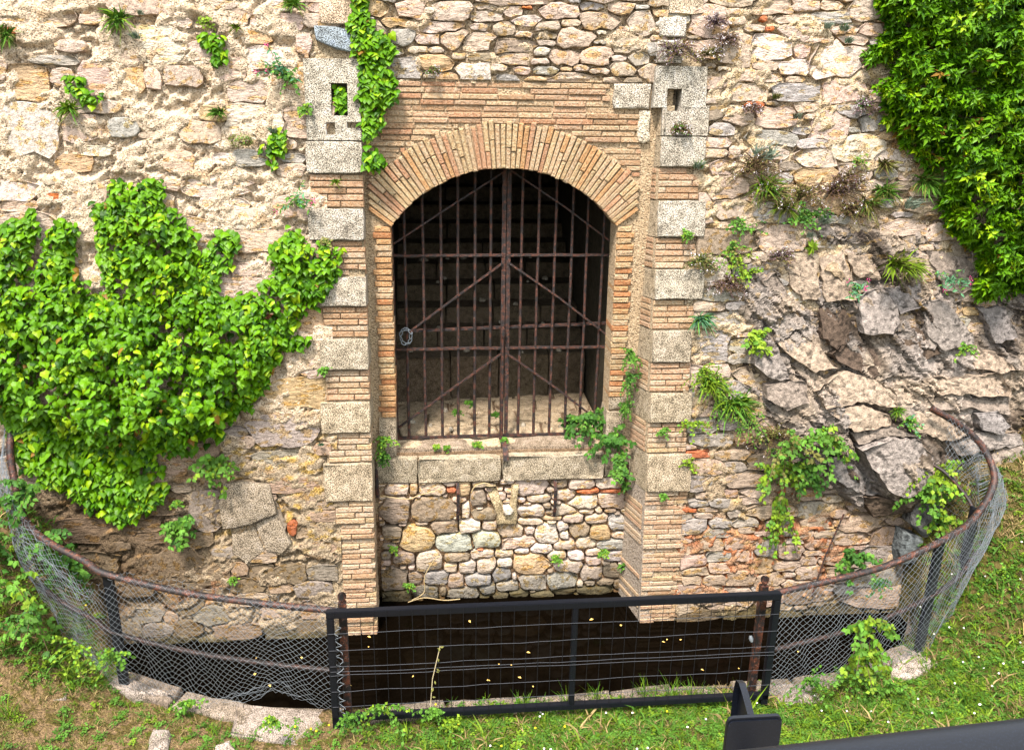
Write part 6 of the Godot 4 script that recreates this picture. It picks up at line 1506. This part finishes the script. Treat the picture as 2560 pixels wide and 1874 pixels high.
	for kind in 2:
		var m := MB.new(); var col := Color(0.85, 0.82, 0.78) if kind == 0 else Color(0.85, 0.62, 0.02)
		for i in 4:
			for j in 7:
				var a0 := TAU * j / 7; var a1 := TAU * (j + 1) / 7; var b0 := PI * i / 4; var b1 := PI * (i + 1) / 4; var r := 0.009
				var f := func(a: float, b: float) -> Vector3: return Vector3(cos(a) * sin(b), cos(b) * 0.85, sin(a) * sin(b)) * r + Vector3(0, 0.06, 0)
				m.quad(f.call(a0, b1), f.call(a0, b0), f.call(a1, b0), f.call(a1, b1), col)
		m.tube([Vector3(0, -0.01, 0), Vector3(0.003, 0.03, 0), Vector3(0, 0.055, 0)], 0.0016, 3, Color(0.15, 0.28, 0.05), 1.0, false)
		heads.append(m.mesh())
	for k in 90:
		var x := rr(-0.5, 5.6); var z := rr(1.35, 2.4)
		if k < 26:
			x = rr(3.6, 5.4); z = rr(0.5, 1.7)
		single("clover_flower", heads[0], M.plant, Vector3(x, hgt(x, z), z), "small white clover head standing in the grass", "flower", "white clover heads in the grass")
	for q in [[1095, 1560], [1180, 1602], [1245, 1600], [1010, 1595], [960, 1548], [1470, 1570], [650, 1600], [685, 1606], [697, 1612], [200, 1405], [1105, 1640], [725, 1600]]:
		var p := yp(q[0] * 1.1343, q[1] * 1.1343, 0.24)
		single("yellow_flower", heads[1], M.plant, Vector3(p.x, hgt(p.x, p.z), p.z), "small yellow flower standing in the grass", "flower", "yellow flowers in the grass")

func small_things() -> void:
	# fallen leaves on the water
	var lm := MB.new(); leaflet(lm, Transform3D(Basis(Vector3(1, 0, 0), -PI * 0.5), Vector3(0, 0.006, 0)), 0.32, Color(0.62, 0.42, 0.12)); var leafm := lm.mesh()
	for q in [[1172, 1550, .05], [1290, 1483, .03], [1316, 1630, .05], [1303, 1695, .05], [1275, 1660, .03], [1216, 1700, .045], [1332, 1713, .03], [1484, 1547, .06], [1553, 1565, .05], [1655, 1603, .04], [1668, 1596, .03], [1700, 1600, .04], [1752, 1672, .04], [1848, 1672, .03], [918, 1590, .05], [921, 1618, .03], [1245, 1660, .025], [754, 1646, .05], [672, 1710, .05], [636, 1688, .06], [640, 1646, .03], [1995, 1630, .04], [1034, 1688, .03], [876, 1715, .035], [1480, 1510, .03]]:
		var p := yp(q[0], q[1], 0.004)
		single("fallen_leaf", leafm, M.plant, p, "small dry yellow leaf floating on the dark pool water", "leaf", "dry leaves floating on the pool", Basis(UP, rr(0, TAU)) * Basis.from_scale(Vector3.ONE * q[2] * 0.8))
	# plants by the fence
	var k := 1.1343
	for q in [[848, 1560, "leafy", .26, "green", "lime", "round-leaved young plant in front of the left part of the black panel", 1.58], [955, 1560, "leafy", .14, "green", "green", "low weeds at the foot of the thin tall stem before the black panel", 1.56], [780, 1575, "leafy", .16, "green", "dark", "low weeds beside the left corner of the black panel", 1.6], [1000, 1590, "leafy", .14, "lime", "green", "bright low weeds in front of the black panel near its middle left", 1.62],
		[1905, 1370, "bramble", .34, "green", "lime", "vine climbing the middle of the right netting", 1.28], [1900, 1430, "bramble", .26, "lime", "green", "lower part of the vine on the right netting", 1.30], [1935, 1280, "leafy", .16, "green", "blue", "leafy weed behind the right rusty rail", 0.95], [1780, 1500, "leafy", .24, "green", "dark", "green undergrowth at the right corner of the black panel", 1.45], [1880, 1490, "leafy", .30, "green", "lime", "leafy undergrowth below the vine on the right netting", 1.42],
		[1960, 1510, "leafy", .22, "green", "green", "leafy weeds right of the vine, beside the concrete footing", 1.45], [165, 1420, "leafy", .26, "lime", "green", "yellow-green leafy weed outside the left netting", 1.0], [255, 1440, "leafy", .22, "green", "lime", "green weed at the foot of the left netting near the post", 1.1], [420, 1545, "leafy", .16, "green", "lime", "green weeds on the kerb under the sagging left netting", 1.2],
		[25, 1290, "bramble", .45, "green", "lime", "large leafy bush outside the far left end of the netting", 0.60], [70, 1350, "bramble", .34, "green", "dark", "dark leafy bush below the far left netting", 0.75], [-20, 1200, "bramble", .5, "dark", "green", "dark bush at the left edge behind the rail", 0.3], [100, 1180, "bramble", .36, "dark", "green", "dark leafy growth behind the far left rail", 0.12], [60, 1080, "bramble", .36, "dark", "green", "deep green growth between the far left rail and the ivy", 0.10], [150, 1230, "bramble", .24, "dark", "green", "low dark growth behind the left rail near the wall foot", 0.15],
		[2215, 1260, "leafy", .40, "green", "lime", "leafy weeds on the grass slope at the right edge", 0.7], [2240, 1180, "leafy", .30, "lime", "green", "small bright weeds high on the right grass slope", 0.3], [600, 1585, "leafy", .12, "green", "lime", "low green weed on the grass beside the big pale slab", 1.7]]:
		var p := zp(q[0] * k, q[1] * k, q[7])
		single("weed", weed(q[2], q[3], q[4], q[5]), M.plant, p, q[6], "plant", "weeds round the pool fence")
	var t := MB.new(); var a := zp(1075, 1775, 1.56); var b := zp(1100, 1615, 1.54)
	t.tube([a, a.lerp(b, 0.5) + Vector3(-0.02, 0, 0), b], 0.004, 4, Color(0.42, 0.36, 0.22))
	for q in 9:
		var p := a.lerp(b, rr(0.2, 1.0)); leaflet(t, leaf_at(p, Vector3(rr(-.6, .6), 0.5, 0.8), rr(0.02, 0.045), rr(-2, 2)), 0.25, pal("olive"))
	single("tall_stem", t.mesh(), M.plant, Vector3.ZERO, "thin tall dry stem with few leaves in front of the black panel", "plant")
	t = MB.new()
	for q in [[1845, 1790, 1866, 1690], [1850, 1800, 1880, 1720], [1862, 1800, 1900, 1715], [1870, 1790, 1915, 1700], [1830, 1780, 1800, 1720]]:
		var p := zp(q[0], q[1], 1.75); var e := zp(q[2], q[3], 1.72); blade(t, p, (e - p).normalized(), p.distance_to(e) * 1.1, 0.006, Vector3(0.1, -0.1, 0.1), pal("lime"))
	single("grass_tuft", t.mesh(), M.plant, Vector3.ZERO, "few long pale blades of grass standing behind the tee-shaped railing post", "grass tuft")
